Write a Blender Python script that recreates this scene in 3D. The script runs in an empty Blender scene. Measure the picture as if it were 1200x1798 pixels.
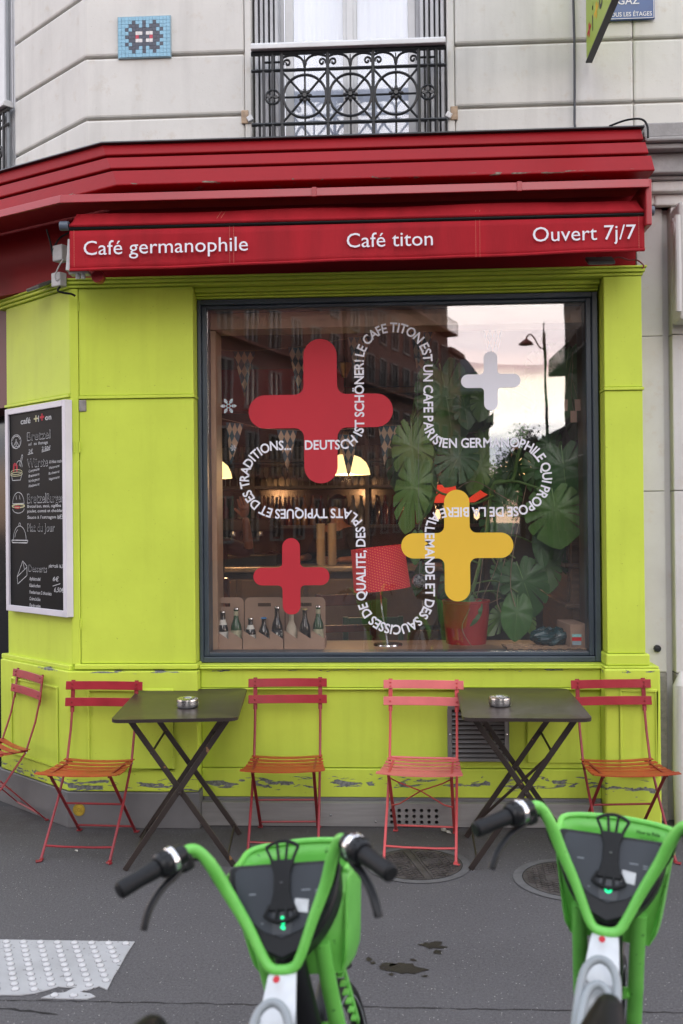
import bpy, bmesh, math, random
from math import pi, sin, cos, radians, sqrt, atan2
from mathutils import Vector, Matrix, Euler
random.seed(7)
S = bpy.context.scene
COL = S.collection

# ------------------------------------------------------------------ camera
H = 1.6457
yaw, pitch, roll = 0.0540478, 0.00643998, 0.00947235
fv = Vector((-sin(yaw)*cos(pitch), cos(yaw)*cos(pitch), sin(pitch)))
rv = fv.cross(Vector((0, 0, 1))).normalized(); uv = rv.cross(fv)
r2 = rv*cos(roll) - uv*sin(roll); u2 = rv*sin(roll) + uv*cos(roll)
cam = bpy.data.objects.new('camera', bpy.data.cameras.new('camera')); COL.objects.link(cam)
M = Matrix((r2, u2, -fv)).transposed().to_4x4(); M.translation = (0, -5.35, H)
cam.matrix_world = M
cam.data.sensor_fit = 'VERTICAL'; cam.data.sensor_height = 36; cam.data.lens = 35
cam.data.clip_start = .05; cam.data.clip_end = 1500
cam.data.dof.use_dof = True; cam.data.dof.focus_distance = 5.3; cam.data.dof.aperture_fstop = 3.5
S.camera = cam

# ------------------------------------------------------------------ render / colour
S.render.engine = 'CYCLES'
S.cycles.use_denoising = True
S.cycles.max_bounces = 8; S.cycles.transparent_max_bounces = 24; S.cycles.diffuse_bounces = 4
S.cycles.glossy_bounces = 4; S.cycles.transmission_bounces = 6
S.cycles.caustics_reflective = False; S.cycles.caustics_refractive = False
S.cycles.sample_clamp_indirect = 6
S.view_settings.view_transform = 'Standard'; S.view_settings.look = 'None'
S.view_settings.gamma = 1; S.view_settings.use_curve_mapping = False
S.view_settings.exposure = 0.92

# ------------------------------------------------------------------ node helper
class NT:
    def __init__(s, tree): s.t = tree; s.n = tree.nodes; s.l = tree.links
    def node(s, typ, **kw):
        n = s.n.new(typ)
        ins = kw.pop('I', {})
        for k, v in kw.items(): setattr(n, k, v)
        for k, v in ins.items():
            if isinstance(v, bpy.types.NodeSocket): s.l.new(v, n.inputs[k])
            else: n.inputs[k].default_value = v
        return n
    def math(s, op, a, b=0.0, c=0.0, clamp=False):
        n = s.node('ShaderNodeMath', operation=op, use_clamp=clamp, I={0: a, 1: b, 2: c}); return n.outputs[0]
    def vmath(s, op, a, b=(0, 0, 0)):
        n = s.node('ShaderNodeVectorMath', operation=op, I={0: a, 1: b}); return n
    def noise(s, vec, scale=5., detail=3., rough=.5, dist=0.):
        n = s.node('ShaderNodeTexNoise', I={'Vector': vec, 'Scale': scale, 'Detail': detail, 'Roughness': rough, 'Distortion': dist}); return n.outputs[0]
    def ramp(s, fac, stops, interp='LINEAR'):
        n = s.node('ShaderNodeValToRGB', I={0: fac}); r = n.color_ramp; r.interpolation = interp
        while len(r.elements) < len(stops): r.elements.new(.5)
        for e, (p, c) in zip(r.elements, sorted(stops, key=lambda q: q[0])):
            e.position = p; e.color = (c if hasattr(c, '__len__') else (c, c, c)) + ((1,) if (not hasattr(c, '__len__') or len(c) == 3) else ())
        return n.outputs[0]
    def mix(s, fac, a, b, mode='MIX'):
        n = s.node('ShaderNodeMix', data_type='RGBA', blend_type=mode)
        for k, v in ((0, fac), (6, a), (7, b)):
            if isinstance(v, bpy.types.NodeSocket): s.l.new(v, n.inputs[k])
            else: n.inputs[k].default_value = (v if k == 0 else (tuple(v) + (1,))[:4])
        return n.outputs[2]
    def scalev(s, vec, sc):
        return s.node('ShaderNodeMapping', I={'Vector': vec, 'Scale': sc}).outputs[0]

# ------------------------------------------------------------------ sky: evening clouds, brighter where the sun has gone down
w = bpy.data.worlds.new("World"); S.world = w; w.use_nodes = True
W = NT(w.node_tree); W.n.clear()
SUN_EL, SUN_AZ = radians(26), radians(172)      # azimuth clockwise from +Y
sky = W.node('ShaderNodeTexSky', sky_type='NISHITA', sun_disc=False, sun_elevation=SUN_EL, sun_rotation=SUN_AZ)
bg1 = W.node('ShaderNodeBackground', I={'Color': sky.outputs[0], 'Strength': .07})
tc = W.node('ShaderNodeTexCoord').outputs['Generated']
d = W.vmath('NORMALIZE', tc).outputs[0]
sep = W.node('ShaderNodeSeparateXYZ', I={0: d})
nz = W.noise(W.scalev(d, (5, 5, 26)), 1.6, 5, .55, .6)
nz2 = W.noise(W.scalev(d, (2, 2, 6)), 1.5, 4, .5, .3)
el = W.math('ADD', W.math('ADD', sep.outputs[2], W.math('MULTIPLY', W.math('SUBTRACT', nz, .5), .060)), W.math('MULTIPLY', W.math('SUBTRACT', nz2, .5), .035))
rampc = W.ramp(el, [(0, (.50, .33, .24)), (.042, (.66, .44, .31)), (.055, (.34, .35, .41)), (.080, (.36, .38, .45)), (.094, (.98, .92, .86)), (.132, (.97, .84, .70)),
                    (.148, (.52, .37, .36)), (.175, (.34, .27, .31)), (.205, (.48, .42, .42)), (.33, (.30, .30, .33)), (.6, (.235, .245, .275)), (1, (.23, .245, .28))])
gd = W.vmath('DOT_PRODUCT', d, Vector((.13, -1, .12)).normalized()).outputs['Value']
glow = W.node('ShaderNodeMapRange', interpolation_type='SMOOTHSTEP', I={0: gd, 1: -.3, 2: 1.0, 3: .42, 4: 1.0}).outputs[0]
low = W.node('ShaderNodeMapRange', I={0: sep.outputs[2], 1: .3, 2: .6, 3: 1., 4: 0.}).outputs[0]
gl2 = W.math('ADD', W.math('MULTIPLY', glow, low), W.math('MULTIPLY', W.math('SUBTRACT', 1., low), .8))
cl = W.mix(1.0, rampc, W.node('ShaderNodeCombineXYZ', I={0: gl2, 1: gl2, 2: gl2}).outputs[0], 'MULTIPLY')
bg2 = W.node('ShaderNodeBackground', I={'Color': cl, 'Strength': 6.2})
add = W.node('ShaderNodeMixShader', I={0: .86, 1: bg1.outputs[0], 2: bg2.outputs[0]})
W.node('ShaderNodeOutputWorld', I={0: add.outputs[0]})

sun = bpy.data.lights.new('sun', 'SUN'); sun.energy = .5; sun.angle = radians(35); sun.color = (1, .93, .86)
so = bpy.data.objects.new('sun', sun); COL.objects.link(so)
sd = Vector((sin(SUN_AZ)*cos(SUN_EL), cos(SUN_AZ)*cos(SUN_EL), sin(SUN_EL)))
so.rotation_euler = (-sd).to_track_quat('-Z', 'Y').to_euler()

# ------------------------------------------------------------------ materials
MATS = {}
def mat(name, col, rough=.5, metal=0., var=.12, vs=4., bump=.0, bs=60., spec=.5, col2=None, emit=None, es=0., coat=0., fleck=None, trans=0., stretch=(1, 1, 1), obj=False):
    if name in MATS: return MATS[name]
    m = bpy.data.materials.new(name); m.use_nodes = True; T = NT(m.node_tree); T.n.clear()
    tcn = T.node('ShaderNodeTexCoord'); geo = T.node('ShaderNodeNewGeometry')
    v = tcn.outputs['Object'] if obj else geo.outputs['Position']
    v = T.scalev(v, stretch)
    n1 = T.noise(v, vs, 5, .6)
    c2 = col2 or tuple(max(0, x*(1-2.2*var)) for x in col)
    c = T.mix(T.ramp(n1, [(.3, 0.), (.7, 1.)]), c2, col)
    if fleck:
        f = T.noise(v, fleck[0], 2, .5); c = T.mix(T.ramp(f, [(fleck[1], 0.), (fleck[1]+.03, 1.)]), c, fleck[2])
    b = T.node('ShaderNodeBsdfPrincipled', I={'Base Color': c, 'Metallic': metal, 'Specular IOR Level': spec, 'Coat Weight': coat, 'Transmission Weight': trans})
    rn = T.node('ShaderNodeMapRange', I={0: n1, 3: max(0, rough-.08), 4: min(1, rough+.08)}).outputs[0]
    T.l.new(rn, b.inputs['Roughness'])
    if bump:
        bn = T.node('ShaderNodeBump', I={'Strength': min(1, bump), 'Distance': .003, 'Height': T.noise(v, bs, 4, .6)})
        T.l.new(bn.outputs[0], b.inputs['Normal'])
    if emit: b.inputs['Emission Color'].default_value = tuple(emit)+(1,); b.inputs['Emission Strength'].default_value = es
    T.node('ShaderNodeOutputMaterial', I={0: b.outputs[0]})
    MATS[name] = m; m.diffuse_color = tuple(col)+(1,)
    return m

def paint_chip_mat(name, col, under, bands, thr=.66, rough=.42, ex=(9, 9, 42)):
    """paint with chips where bands (z centre, half width, amount) raise the wear"""
    m = bpy.data.materials.new(name); m.use_nodes = True; T = NT(m.node_tree); T.n.clear()
    P = T.node('ShaderNodeNewGeometry').outputs['Position']
    z = T.node('ShaderNodeSeparateXYZ', I={0: P}).outputs[2]
    n1 = T.noise(P, 2.2, 5, .6); dirt = T.noise(T.scalev(P, (14, 14, 1.2)), 1., 4, .6)
    c = T.mix(T.ramp(n1, [(.35, 0.), (.68, 1.)]), tuple(x*.88 for x in col), col)
    c = T.mix(T.math('MULTIPLY', T.ramp(dirt, [(.5, 0.), (.8, 1.)]), .22), c, tuple(x*.6 for x in col))
    sc = T.noise(P, 90, 2, .5)
    c = T.mix(T.ramp(sc, [(.74, 0.), (.76, .6)]), c, tuple(x*.35 for x in col))
    ch = T.noise(T.scalev(P, ex), 1., 5, .55, .8)
    lift = 0.
    for zc, hw, am in bands:
        k = T.math('SUBTRACT', 1., T.math('DIVIDE', T.math('ABSOLUTE', T.math('SUBTRACT', z, zc)), hw), clamp=True)
        k = T.math('MULTIPLY', k, am); lift = k if lift == 0. else T.math('ADD', lift, k)
    val = T.math('ADD', ch, lift)
    mk = T.ramp(val, [(thr, 0.), (thr+.012, 1.)]); edge = T.ramp(val, [(thr-.03, 1.), (thr, .0)])
    un = T.mix(T.ramp(T.noise(P, 60, 3, .6), [(.4, 0.), (.6, 1.)]), under, tuple(x*.55 for x in under))
    c = T.mix(mk, c, un)
    hh = T.math('ADD', T.math('MULTIPLY', mk, -1.), T.math('MULTIPLY', T.noise(P, 26, 4, .6), .35))
    bn = T.node('ShaderNodeBump', I={'Strength': .7, 'Distance': .003, 'Height': hh})
    rr = T.math('ADD', T.math('MULTIPLY', n1, .2), rough-.1)
    b = T.node('ShaderNodeBsdfPrincipled', I={'Base Color': c, 'Roughness': rr, 'Normal': bn.outputs[0], 'Specular IOR Level': .15})
    T.node('ShaderNodeOutputMaterial', I={0: b.outputs[0]}); MATS[name] = m
    return m

GREEN = paint_chip_mat('green_paint', (.56, .68, .082), (.22, .23, .22), [(.225, .085, .31), (.832, .022, .235), (.02, .05, .2)], thr=.80)
RED = paint_chip_mat('red_paint', (.28, .010, .015), (.20, .17, .13), [(3.365, .03, .22)], thr=.80)
STEEL = mat('brushed_steel', (.36, .355, .35), .45, .5, .1, 3, .25, 30, stretch=(1, 1, 14))
GREYP = mat('grey_plinth_paint', (.165, .165, .17), .6, 0, .12, 3, .2, 60)
DARKBLUE = mat('slate_blue_paint', (.048, .066, .088), .42, 0, .15, 3, .15, 40)
STONE = None
def stone_mat(name, base, dark, warm):
    m = bpy.data.materials.new(name); m.use_nodes = True; T = NT(m.node_tree); T.n.clear()
    P = T.node('ShaderNodeNewGeometry').outputs['Position']; oi = T.node('ShaderNodeObjectInfo').outputs['Random']
    n1 = T.noise(P, 1.8, 6, .62, .3); n2 = T.noise(P, 14, 5, .65); n3 = T.noise(P, 170, 2, .5); st = T.noise(T.scalev(P, (9, 9, .8)), 1., 5, .6)
    c = T.mix(T.ramp(n1, [(.32, 0.), (.62, 1.)]), dark, base)
    c = T.mix(T.math('MULTIPLY', T.ramp(n2, [(.58, 0.), (.72, 1.)]), .35), c, warm)
    c = T.mix(T.math('MULTIPLY', T.ramp(st, [(.50, 0.), (.72, 1.)]), .26), c, tuple(x*.60 for x in dark))
    c = T.mix(T.math('MULTIPLY', oi, .16), c, tuple(x*.75 for x in base))
    pit = T.ramp(n3, [(.72, 0.), (.75, 1.)])
    c = T.mix(T.math('MULTIPLY', pit, .55), c, tuple(x*.35 for x in dark))
    h = T.math('ADD', T.math('MULTIPLY', n2, .8), T.math('MULTIPLY', pit, -.8))
    bn = T.node('ShaderNodeBump', I={'Strength': .45, 'Distance': .004, 'Height': h})
    b = T.node('ShaderNodeBsdfPrincipled', I={'Base Color': c, 'Roughness': .85, 'Normal': bn.outputs[0], 'Specular IOR Level': .2})
    T.node('ShaderNodeOutputMaterial', I={0: b.outputs[0]}); MATS[name] = m
    return m
STONE = stone_mat('limestone', (.68, .67, .635), (.60, .59, .56), (.50, .42, .32))
STONE2 = stone_mat('render_stone', (.62, .61, .59), (.53, .51, .49), (.50, .39, .30))
ROUGHC = mat('roughcast', (.30, .28, .26), .9, 0, .2, 30, .9, 120)
LEAD = mat('lead_flashing', (.05, .052, .055), .6, .2, .2, 8, .3, 30)
IRON = mat('black_iron_paint', (.018, .020, .023), .38, .1, .2, 20, .2, 90)
WHITEP = mat('white_paint', (.66, .67, .68), .4, 0, .08, 5, .1, 60)
SHUT = mat('shutter_paint', (.52, .53, .55), .45, 0, .1, 6)
FABRIC = mat('red_awning_fabric', (.38, .014, .023), .75, 0, .13, 9, .35, 60, spec=.2, stretch=(1, 1, .14))
REDM = mat('red_coated_metal', (.36, .026, .034), .35, 0, .08, 4)
BLACKR = mat('black_rubber', (.010, .011, .013), .5, 0, .15, 30, .15, 100, spec=.22)
BLACKP = mat('black_plastic', (.010, .011, .013), .34, 0, .12, 10, spec=.25)
DGREYP = mat('dark_grey_plastic', (.032, .038, .048), .4, 0, .1, 10, spec=.3)
LIME = mat('lime_green_plastic', (.17, .55, .10), .42, 0, .14, 7, .08, 200, col2=(.11, .43, .06), fleck=(70, .71, (.05, .2, .03)))
WHITEB = mat('scuffed_white_plastic', (.62, .65, .68), .35, 0, .1, 9, .05, 80, fleck=(45, .68, (.30, .31, .32)))
GREYB = mat('light_grey_plastic', (.27, .30, .32), .4, 0, .08, 8)
CHROME = mat('bright_metal', (.75, .76, .78), .18, 1., .05, 20)
TABLEM = mat('brown_table_paint', (.040, .029, .027), .36, 0, .18, 3, .12, 30, fleck=(30, .73, (.10, .07, .055)))
TABLEL = mat('brown_table_legs', (.034, .024, .021), .42, 0, .2, 8, .15, 60, fleck=(22, .70, (.20, .11, .05)))
CHRED = mat('red_chair_paint', (.34, .016, .028), .34, 0, .12, 10, .1, 90)
CHORG = mat('sun_faded_orange_red_paint', (.44, .062, .022), .4, 0, .15, 8, .1, 80)
CHLEG = mat('dark_red_chair_paint', (.28, .018, .026), .4, 0, .15, 10, .1, 80)
CHPINK = mat('coral_pink_chair_paint', (.70, .165, .165), .38, 0, .08, 8, .08, 80)
CHPINKD = mat('coral_leg_paint', (.60, .075, .08), .4, 0, .1, 8, .08, 80)
WHITEV = mat('white_vinyl', (.72, .72, .78), .55, 0, .03, 4)
REDV = mat('red_vinyl', (.47, .028, .042), .6, 0, .05, 2, spec=.25)
YELV = mat('yellow_vinyl', (.74, .47, .045), .6, 0, .04, 2, spec=.25)
CHALK = mat('chalk', (.62, .63, .65), .9, 0, .25, 60)
CHALKY = mat('yellow_chalk', (.60, .58, .36), .9, 0, .2, 60)
CHALKR = mat('red_chalk', (.50, .04, .06), .9, 0, .2, 60)
BOARDM = mat('blackboard', (.006, .007, .009), .5, 0, .3, 3, .1, 50, spec=.1)
CARD = mat('cardboard', (.36, .235, .165), .85, 0, .08, 5, .2, 90)
WOOD = mat('brown_wood', (.20, .105, .052), .45, 0, .25, 6, .15, 60, stretch=(1, 1, 8))
DWOOD = mat('dark_wood', (.055, .030, .020), .4, 0, .25, 6, .1, 50, stretch=(6, 1, 1))
LWOOD = mat('light_wood_trim', (.42, .27, .17), .5, 0, .12, 5, .1, 50)
DARKW = mat('dark_interior_paint', (.022, .018, .018), .6, 0, .2, 4)
REDW = mat('dark_red_wall', (.60, .015, .018), .6, 0, .12, 3)
LEAF = mat('monstera_leaf', (.045, .145, .028), .36, 0, .2, 5, .1, 40, col2=(.03, .10, .022), spec=.35)
def vary(m, amt=.9):
    T = NT(m.node_tree); b = next(n for n in T.n if n.type == 'BSDF_PRINCIPLED'); src = b.inputs['Base Color'].links[0].from_socket
    oi = T.node('ShaderNodeObjectInfo').outputs['Random']
    c = T.mix(T.ramp(oi, [(.0, 0.), (.8, .12), (1., .75)]), src, (.17, .27, .06)); c = T.mix(T.math('MULTIPLY', T.math('LESS_THAN', oi, .35), .45), c, (.015, .055, .018)); T.l.new(c, b.inputs['Base Color'])
vary(LEAF)
LEAFV = mat('leaf_vein', (.12, .24, .06), .45, 0, .1, 10)
STEM = mat('plant_stem', (.10, .20, .04), .5, 0, .2, 20)
ROOTM = mat('dry_root', (.26, .19, .12), .8, 0, .2, 30)
PAPER = mat('paper', (.66, .64, .58), .8, 0, .08, 20)
SKIN = mat('skin', (.42, .20, .12), .5, 0, .08, 30)
SKIN2 = mat('tan_skin', (.40, .15, .07), .45, 0, .08, 30)
HAIR = mat('dark_hair', (.012, .009, .008), .45, 0, .2, 60)
CLOTH = mat('black_cloth', (.010, .011, .013), .85, 0, .2, 30, .3, 200)

# ------------------------------------------------------------------ mesh helpers
class MB:
    def __init__(s): s.v = []; s.f = []; s.mi = []; s.cur = 0
    def add(s, vs, fs):
        o = len(s.v); s.v += [tuple(p) for p in vs]
        for f in fs: s.f.append(tuple(i+o for i in f)); s.mi.append(s.cur)
        return s
    def box(s, x0, x1, y0, y1, z0, z1):
        v = [(x, y, z) for x in (x0, x1) for y in (y0, y1) for z in (z0, z1)]
        return s.add(v, [(0, 1, 3, 2), (4, 6, 7, 5), (0, 4, 5, 1), (2, 3, 7, 6), (0, 2, 6, 4), (1, 5, 7, 3)])
    def obox(s, c, size, m=None):
        m = m or Matrix.Identity(3); c = Vector(c)
        v = [c + m @ Vector((x*size[0]/2, y*size[1]/2, z*size[2]/2)) for x in (-1, 1) for y in (-1, 1) for z in (-1, 1)]
        return s.add(v, [(0, 1, 3, 2), (4, 6, 7, 5), (0, 4, 5, 1), (2, 3, 7, 6), (0, 2, 6, 4), (1, 5, 7, 3)])
    def bar(s, a, b, w_, t_, up=(0, 0, 1)):
        """flat bar from a to b, w_ across, t_ along up"""
        a = Vector(a); b = Vector(b); d_ = b-a; L = d_.length; d_.normalize(); u = Vector(up); x = d_.cross(u)
        if x.length < 1e-4: x = d_.cross(Vector((1, 0, 0)))
        x.normalize(); u = x.cross(d_)
        return s.obox((a+b)/2, (w_, L, t_), Matrix((x, d_, u)).transposed())
    def tube(s, pts, r, n=8, cap=True, closed=False, flat=1.):
        pts = [Vector(p) for p in pts]; N = len(pts)
        rs = r if hasattr(r, '__len__') else [r]*N
        t0 = (pts[1]-pts[0]).normalized(); u = Vector((0, 0, 1)) if abs(t0.z) < .9 else Vector((1, 0, 0))
        x = t0.cross(u).normalized(); V = []; F = []
        for i, p in enumerate(pts):
            if closed: t = (pts[(i+1) % N]-pts[i-1])
            else: t = pts[min(i+1, N-1)]-pts[max(i-1, 0)]
            if t.length < 1e-9: t = t0
            t = t.normalized(); x = (x-t*x.dot(t))
            if x.length < 1e-6: x = t.orthogonal()
            x.normalize(); y = t.cross(x)
            for k in range(n):
                a = 2*pi*k/n; V.append(p+(x*cos(a)+y*sin(a)*flat)*rs[i])
        for i in range(N if closed else N-1):
            j = (i+1) % N
            for k in range(n): F.append((i*n+k, i*n+(k+1) % n, j*n+(k+1) % n, j*n+k))
        if cap and not closed: F.append(tuple(range(n))[::-1]); F.append(tuple((N-1)*n+k for k in range(n)))
        return s.add(V, F)
    def lathe(s, prof, n=20, c=(0, 0, 0), m=None):
        V = []; F = []; c = Vector(c); N = len(prof)
        for (r, z) in prof:
            for k in range(n):
                p = Vector((r*cos(2*pi*k/n), r*sin(2*pi*k/n), z)); V.append(c+(m @ p if m else p))
        for i in range(N-1):
            for k in range(n): F.append((i*n+k, i*n+(k+1) % n, (i+1)*n+(k+1) % n, (i+1)*n+k))
        if prof[0][0] > 1e-6: F.append(tuple(range(n))[::-1])
        if prof[-1][0] > 1e-6: F.append(tuple((N-1)*n+k for k in range(n)))
        return s.add(V, F)
    def prism(s, poly, fn, d0, d1):
        """poly 2-D outline; fn(u, v, depth)->3-D"""
        n = len(poly); V = [fn(u, v, d0) for u, v in poly]+[fn(u, v, d1) for u, v in poly]
        F = [tuple(range(n)), tuple(range(2*n-1, n-1, -1))]+[(i, i+n, (i+1) % n+n, (i+1) % n) for i in range(n)]
        return s.add(V, F)
    def build(s, name, m, parent=None, smooth=False, bevel=0., seg=2, sub=0):
        me = bpy.data.meshes.new(name); me.from_pydata(s.v, [], s.f)
        ms = m if isinstance(m, (list, tuple)) else [m]
        for q in ms: me.materials.append(q)
        if len(ms) > 1: me.polygons.foreach_set('material_index', s.mi)
        bm = bmesh.new(); bm.from_mesh(me); bmesh.ops.remove_doubles(bm, verts=bm.verts, dist=1e-6); bmesh.ops.recalc_face_normals(bm, faces=bm.faces); bm.to_mesh(me); bm.free()
        o = bpy.data.objects.new(name, me); COL.objects.link(o)
        if parent: o.parent = parent
        if bevel:
            b = o.modifiers.new('bevel', 'BEVEL'); b.width = bevel; b.segments = seg; b.limit_method = 'ANGLE'; b.angle_limit = radians(40)
        if sub: sm = o.modifiers.new('sub', 'SUBSURF'); sm.levels = sub; sm.render_levels = sub
        if smooth: me.shade_smooth() if sub else me.set_sharp_from_angle(angle=radians(38)) or me.shade_smooth_by_angle(radians(38)) if False else smooth_angle(me)
        return o
def smooth_angle(me):
    me.polygons.foreach_set('use_smooth', [True]*len(me.polygons)); me.set_sharp_from_angle(angle=radians(38))

def curve(pts, n=7):
    P = [Vector(p) for p in pts]; Q = []
    for i in range(len(P)-1):
        p0, p1, p2, p3 = P[max(i-1, 0)], P[i], P[i+1], P[min(i+2, len(P)-1)]
        for k in range(n):
            t = k/n; Q.append(.5*((2*p1)+(p2-p0)*t+(2*p0-5*p1+4*p2-p3)*t*t+(3*p1-p0-3*p2+p3)*t**3))
    Q.append(P[-1]); return Q
def tag(o, label, cat, group=None, kind=None):
    o['label'] = label; o['category'] = cat
    if group: o['group'] = group
    if kind: o['kind'] = kind
    return o
def thing(name, label, cat, loc=(0, 0, 0), rotz=0., group=None, kind=None):
    o = bpy.data.objects.new(name, None); COL.objects.link(o); o.location = loc; o.rotation_euler = (0, 0, rotz); o.empty_display_size = .1
    return tag(o, label, cat, group, kind)
def structure(o): o['kind'] = 'structure'; return o
def stuff(o): o['kind'] = 'stuff'; return o
def lab(o, l): o['label'] = l; return o
def dup(o, parent=None):
    c = o.copy(); COL.objects.link(c)
    if parent: c.parent = parent
    for ch in [q for q in ALLCH.get(o.name, [])]: dup(ch, c)
    return c
ALLCH = {}
def index_children(root):
    ALLCH[root.name] = list(root.children)
    for c in root.children: index_children(c)
def copy_thing(root, loc, rotz, label, group=None):
    index_children(root); c = dup(root); c.location = loc; c.rotation_euler = (0, 0, rotz); c['label'] = label
    if group: c['group'] = group
    return c

# ------------------------------------------------------------------ text
TCACHE = {}
def glyphs(body, bold=0.):
    k = (body, bold)
    if k not in TCACHE:
        cu = bpy.data.curves.new('t', 'FONT'); cu.body = body; cu.size = 1; cu.offset = bold; cu.resolution_u = 3
        o = bpy.data.objects.new('t', cu); COL.objects.link(o); dg = bpy.context.evaluated_depsgraph_get(); dg.update()
        me = bpy.data.meshes.new_from_object(o.evaluated_get(dg))
        vs = [tuple(v.co) for v in me.vertices]; fs = [tuple(p.vertices) for p in me.polygons]
        bpy.data.objects.remove(o); bpy.data.curves.remove(cu); bpy.data.meshes.remove(me)
        TCACHE[k] = (vs, fs)
    return TCACHE[k]
def textw(body, bold=0.):
    vs, _ = glyphs(body, bold)
    return (min(v[0] for v in vs), max(v[0] for v in vs)) if vs else (0, 0)
CAP = .729
def put(mb, body, org, xd, yd, cap, width=None, bold=0., align='l', shear=0., nrm=None, th=0.):
    """write body into mb; org = baseline start; cap = capital height"""
    vs, fs = glyphs(body, bold); a, b = textw(body, bold); sy = cap/CAP; sx = sy if width is None else width/max(1e-6, b-a)
    xd = Vector(xd).normalized(); yd = Vector(yd).normalized(); org = Vector(org); off = a if align == 'l' else ((a+b)/2 if align == 'c' else b)
    V = [org+xd*((v[0]-off)*sx+shear*v[1]*sy)+yd*(v[1]*sy) for v in vs]
    if th:
        n_ = xd.cross(yd)*th; k = len(V); mb.add(V+[p+n_ for p in V], [f for f in fs]+[tuple(i+k for i in f) for f in fs])
    else: mb.add(V, fs)
    return mb

# ================================================================== GROUND
def asphalt():
    m = bpy.data.materials.new('asphalt'); m.use_nodes = True; T = NT(m.node_tree); T.n.clear()
    P = T.node('ShaderNodeNewGeometry').outputs['Position']
    big = T.noise(P, .9, 6, .6, .4); mid = T.noise(P, 11, 5, .65); fine = T.math('ADD', T.math('MULTIPLY', T.noise(P, 230, 3, .6), .5), T.math('MULTIPLY', T.noise(P, 95, 3, .7), .5))
    c = T.mix(T.ramp(big, [(.3, 0.), (.7, 1.)]), (.056, .053, .055), (.094, .090, .094))
    c = T.mix(T.math('MULTIPLY', T.ramp(mid, [(.35, 0.), (.7, 1.)]), .5), c, (.066, .062, .064))
    c = T.mix(T.math('MULTIPLY', T.ramp(fine, [(.42, 0.), (.60, 1.)]), .75), c, (.132, .127, .132))
    vo = T.node('ShaderNodeTexVoronoi', feature='F1', I={'Vector': P, 'Scale': 80.}); rnd = T.node('ShaderNodeSeparateColor', I={0: vo.outputs['Color']})
    rad = T.math('MULTIPLY', rnd.outputs[1], .20)
    sp = T.math('MULTIPLY', T.math('LESS_THAN', vo.outputs['Distance'], rad), T.math('GREATER_THAN', rnd.outputs[0], .62))
    c = T.mix(T.math('MULTIPLY', sp, .8), c, (.42, .40, .38))
    pits = T.noise(P, 120, 2, .5); c = T.mix(T.math('MULTIPLY', T.ramp(pits, [(.66, 0.), (.70, 1.)]), .7), c, (.022, .020, .020))
    gv = T.node('ShaderNodeTexVoronoi', feature='F1', I={'Vector': P, 'Scale': 3.1}); gr = T.node('ShaderNodeSeparateColor', I={0: gv.outputs['Color']})
    gum = T.math('MULTIPLY', T.math('LESS_THAN', gv.outputs['Distance'], T.math('MULTIPLY', gr.outputs[1], .055)), T.math('GREATER_THAN', gr.outputs[0], .5))
    c = T.mix(T.math('MULTIPLY', gum, .45), c, (.035, .033, .034))
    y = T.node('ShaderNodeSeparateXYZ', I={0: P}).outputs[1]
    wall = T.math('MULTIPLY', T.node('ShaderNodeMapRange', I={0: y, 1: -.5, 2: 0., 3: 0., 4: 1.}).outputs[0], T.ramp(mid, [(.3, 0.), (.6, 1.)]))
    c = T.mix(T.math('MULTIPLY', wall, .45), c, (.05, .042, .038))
    h = T.math('ADD', T.math('MULTIPLY', fine, 1.), T.math('MULTIPLY', mid, .5))
    bn = T.node('ShaderNodeBump', I={'Strength': .9, 'Distance': .008, 'Height': h})
    b = T.node('ShaderNodeBsdfPrincipled', I={'Base Color': c, 'Roughness': .82, 'Normal': bn.outputs[0], 'Specular IOR Level': .3})
    T.node('ShaderNodeOutputMaterial', I={0: b.outputs[0]}); return m
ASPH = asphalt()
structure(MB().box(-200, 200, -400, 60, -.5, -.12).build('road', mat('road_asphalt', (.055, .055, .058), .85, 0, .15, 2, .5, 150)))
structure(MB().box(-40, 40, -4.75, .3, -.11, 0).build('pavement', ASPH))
gk = mat('granite_kerb', (.26, .25, .24), .8, 0, .2, 20, .4, 90)
for i in range(-8, 9):
    structure(MB().box(i*1.0-.496, i*1.0+.496, -5.0, -4.754, -.13, .002).build('kerb_stone', gk, bevel=.012))
structure(MB().box(-60, 60, -.6-160, -160, -.11, -.1).build('road_far_verge', ASPH))
# long crack across the paving and the short one beside the marking
def crack(pts, wd, name='pavement_crack'):
    mb = MB(); L = []; R = []
    P = []
    for a, b in zip(pts, pts[1:]):
        n = max(2, int((Vector(b)-Vector(a)).length/.025))
        for i in range(n): P.append(Vector(a).lerp(Vector(b), i/n))
    P.append(Vector(pts[-1]))
    for i, p in enumerate(P):
        j = Vector((0, random.uniform(-1, 1)*.004)); q = p+j; hw = wd*random.uniform(.3, 1.)*(.3 if i in (0, len(P)-1) else 1)
        L.append((q.x, q.y+hw, .002)); R.append((q.x, q.y-hw, .002))
    n = len(P); mb.add(L+R, [(i, i+1, n+i+1, n+i) for i in range(n-1)])
    return structure(mb.build(name, mat('crack_dark', (.012, .011, .011), .95)))
crack([(-3, -2.0), (-1.35, -1.985), (0, -1.99), (1.2, -1.995), (3, -2.0)], .0028)
crack([(-1.72, -1.955), (-1.60, -2.03), (-1.5, -2.035), (-1.30, -2.05), (-1.14, -2.075)], .006)
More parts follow.
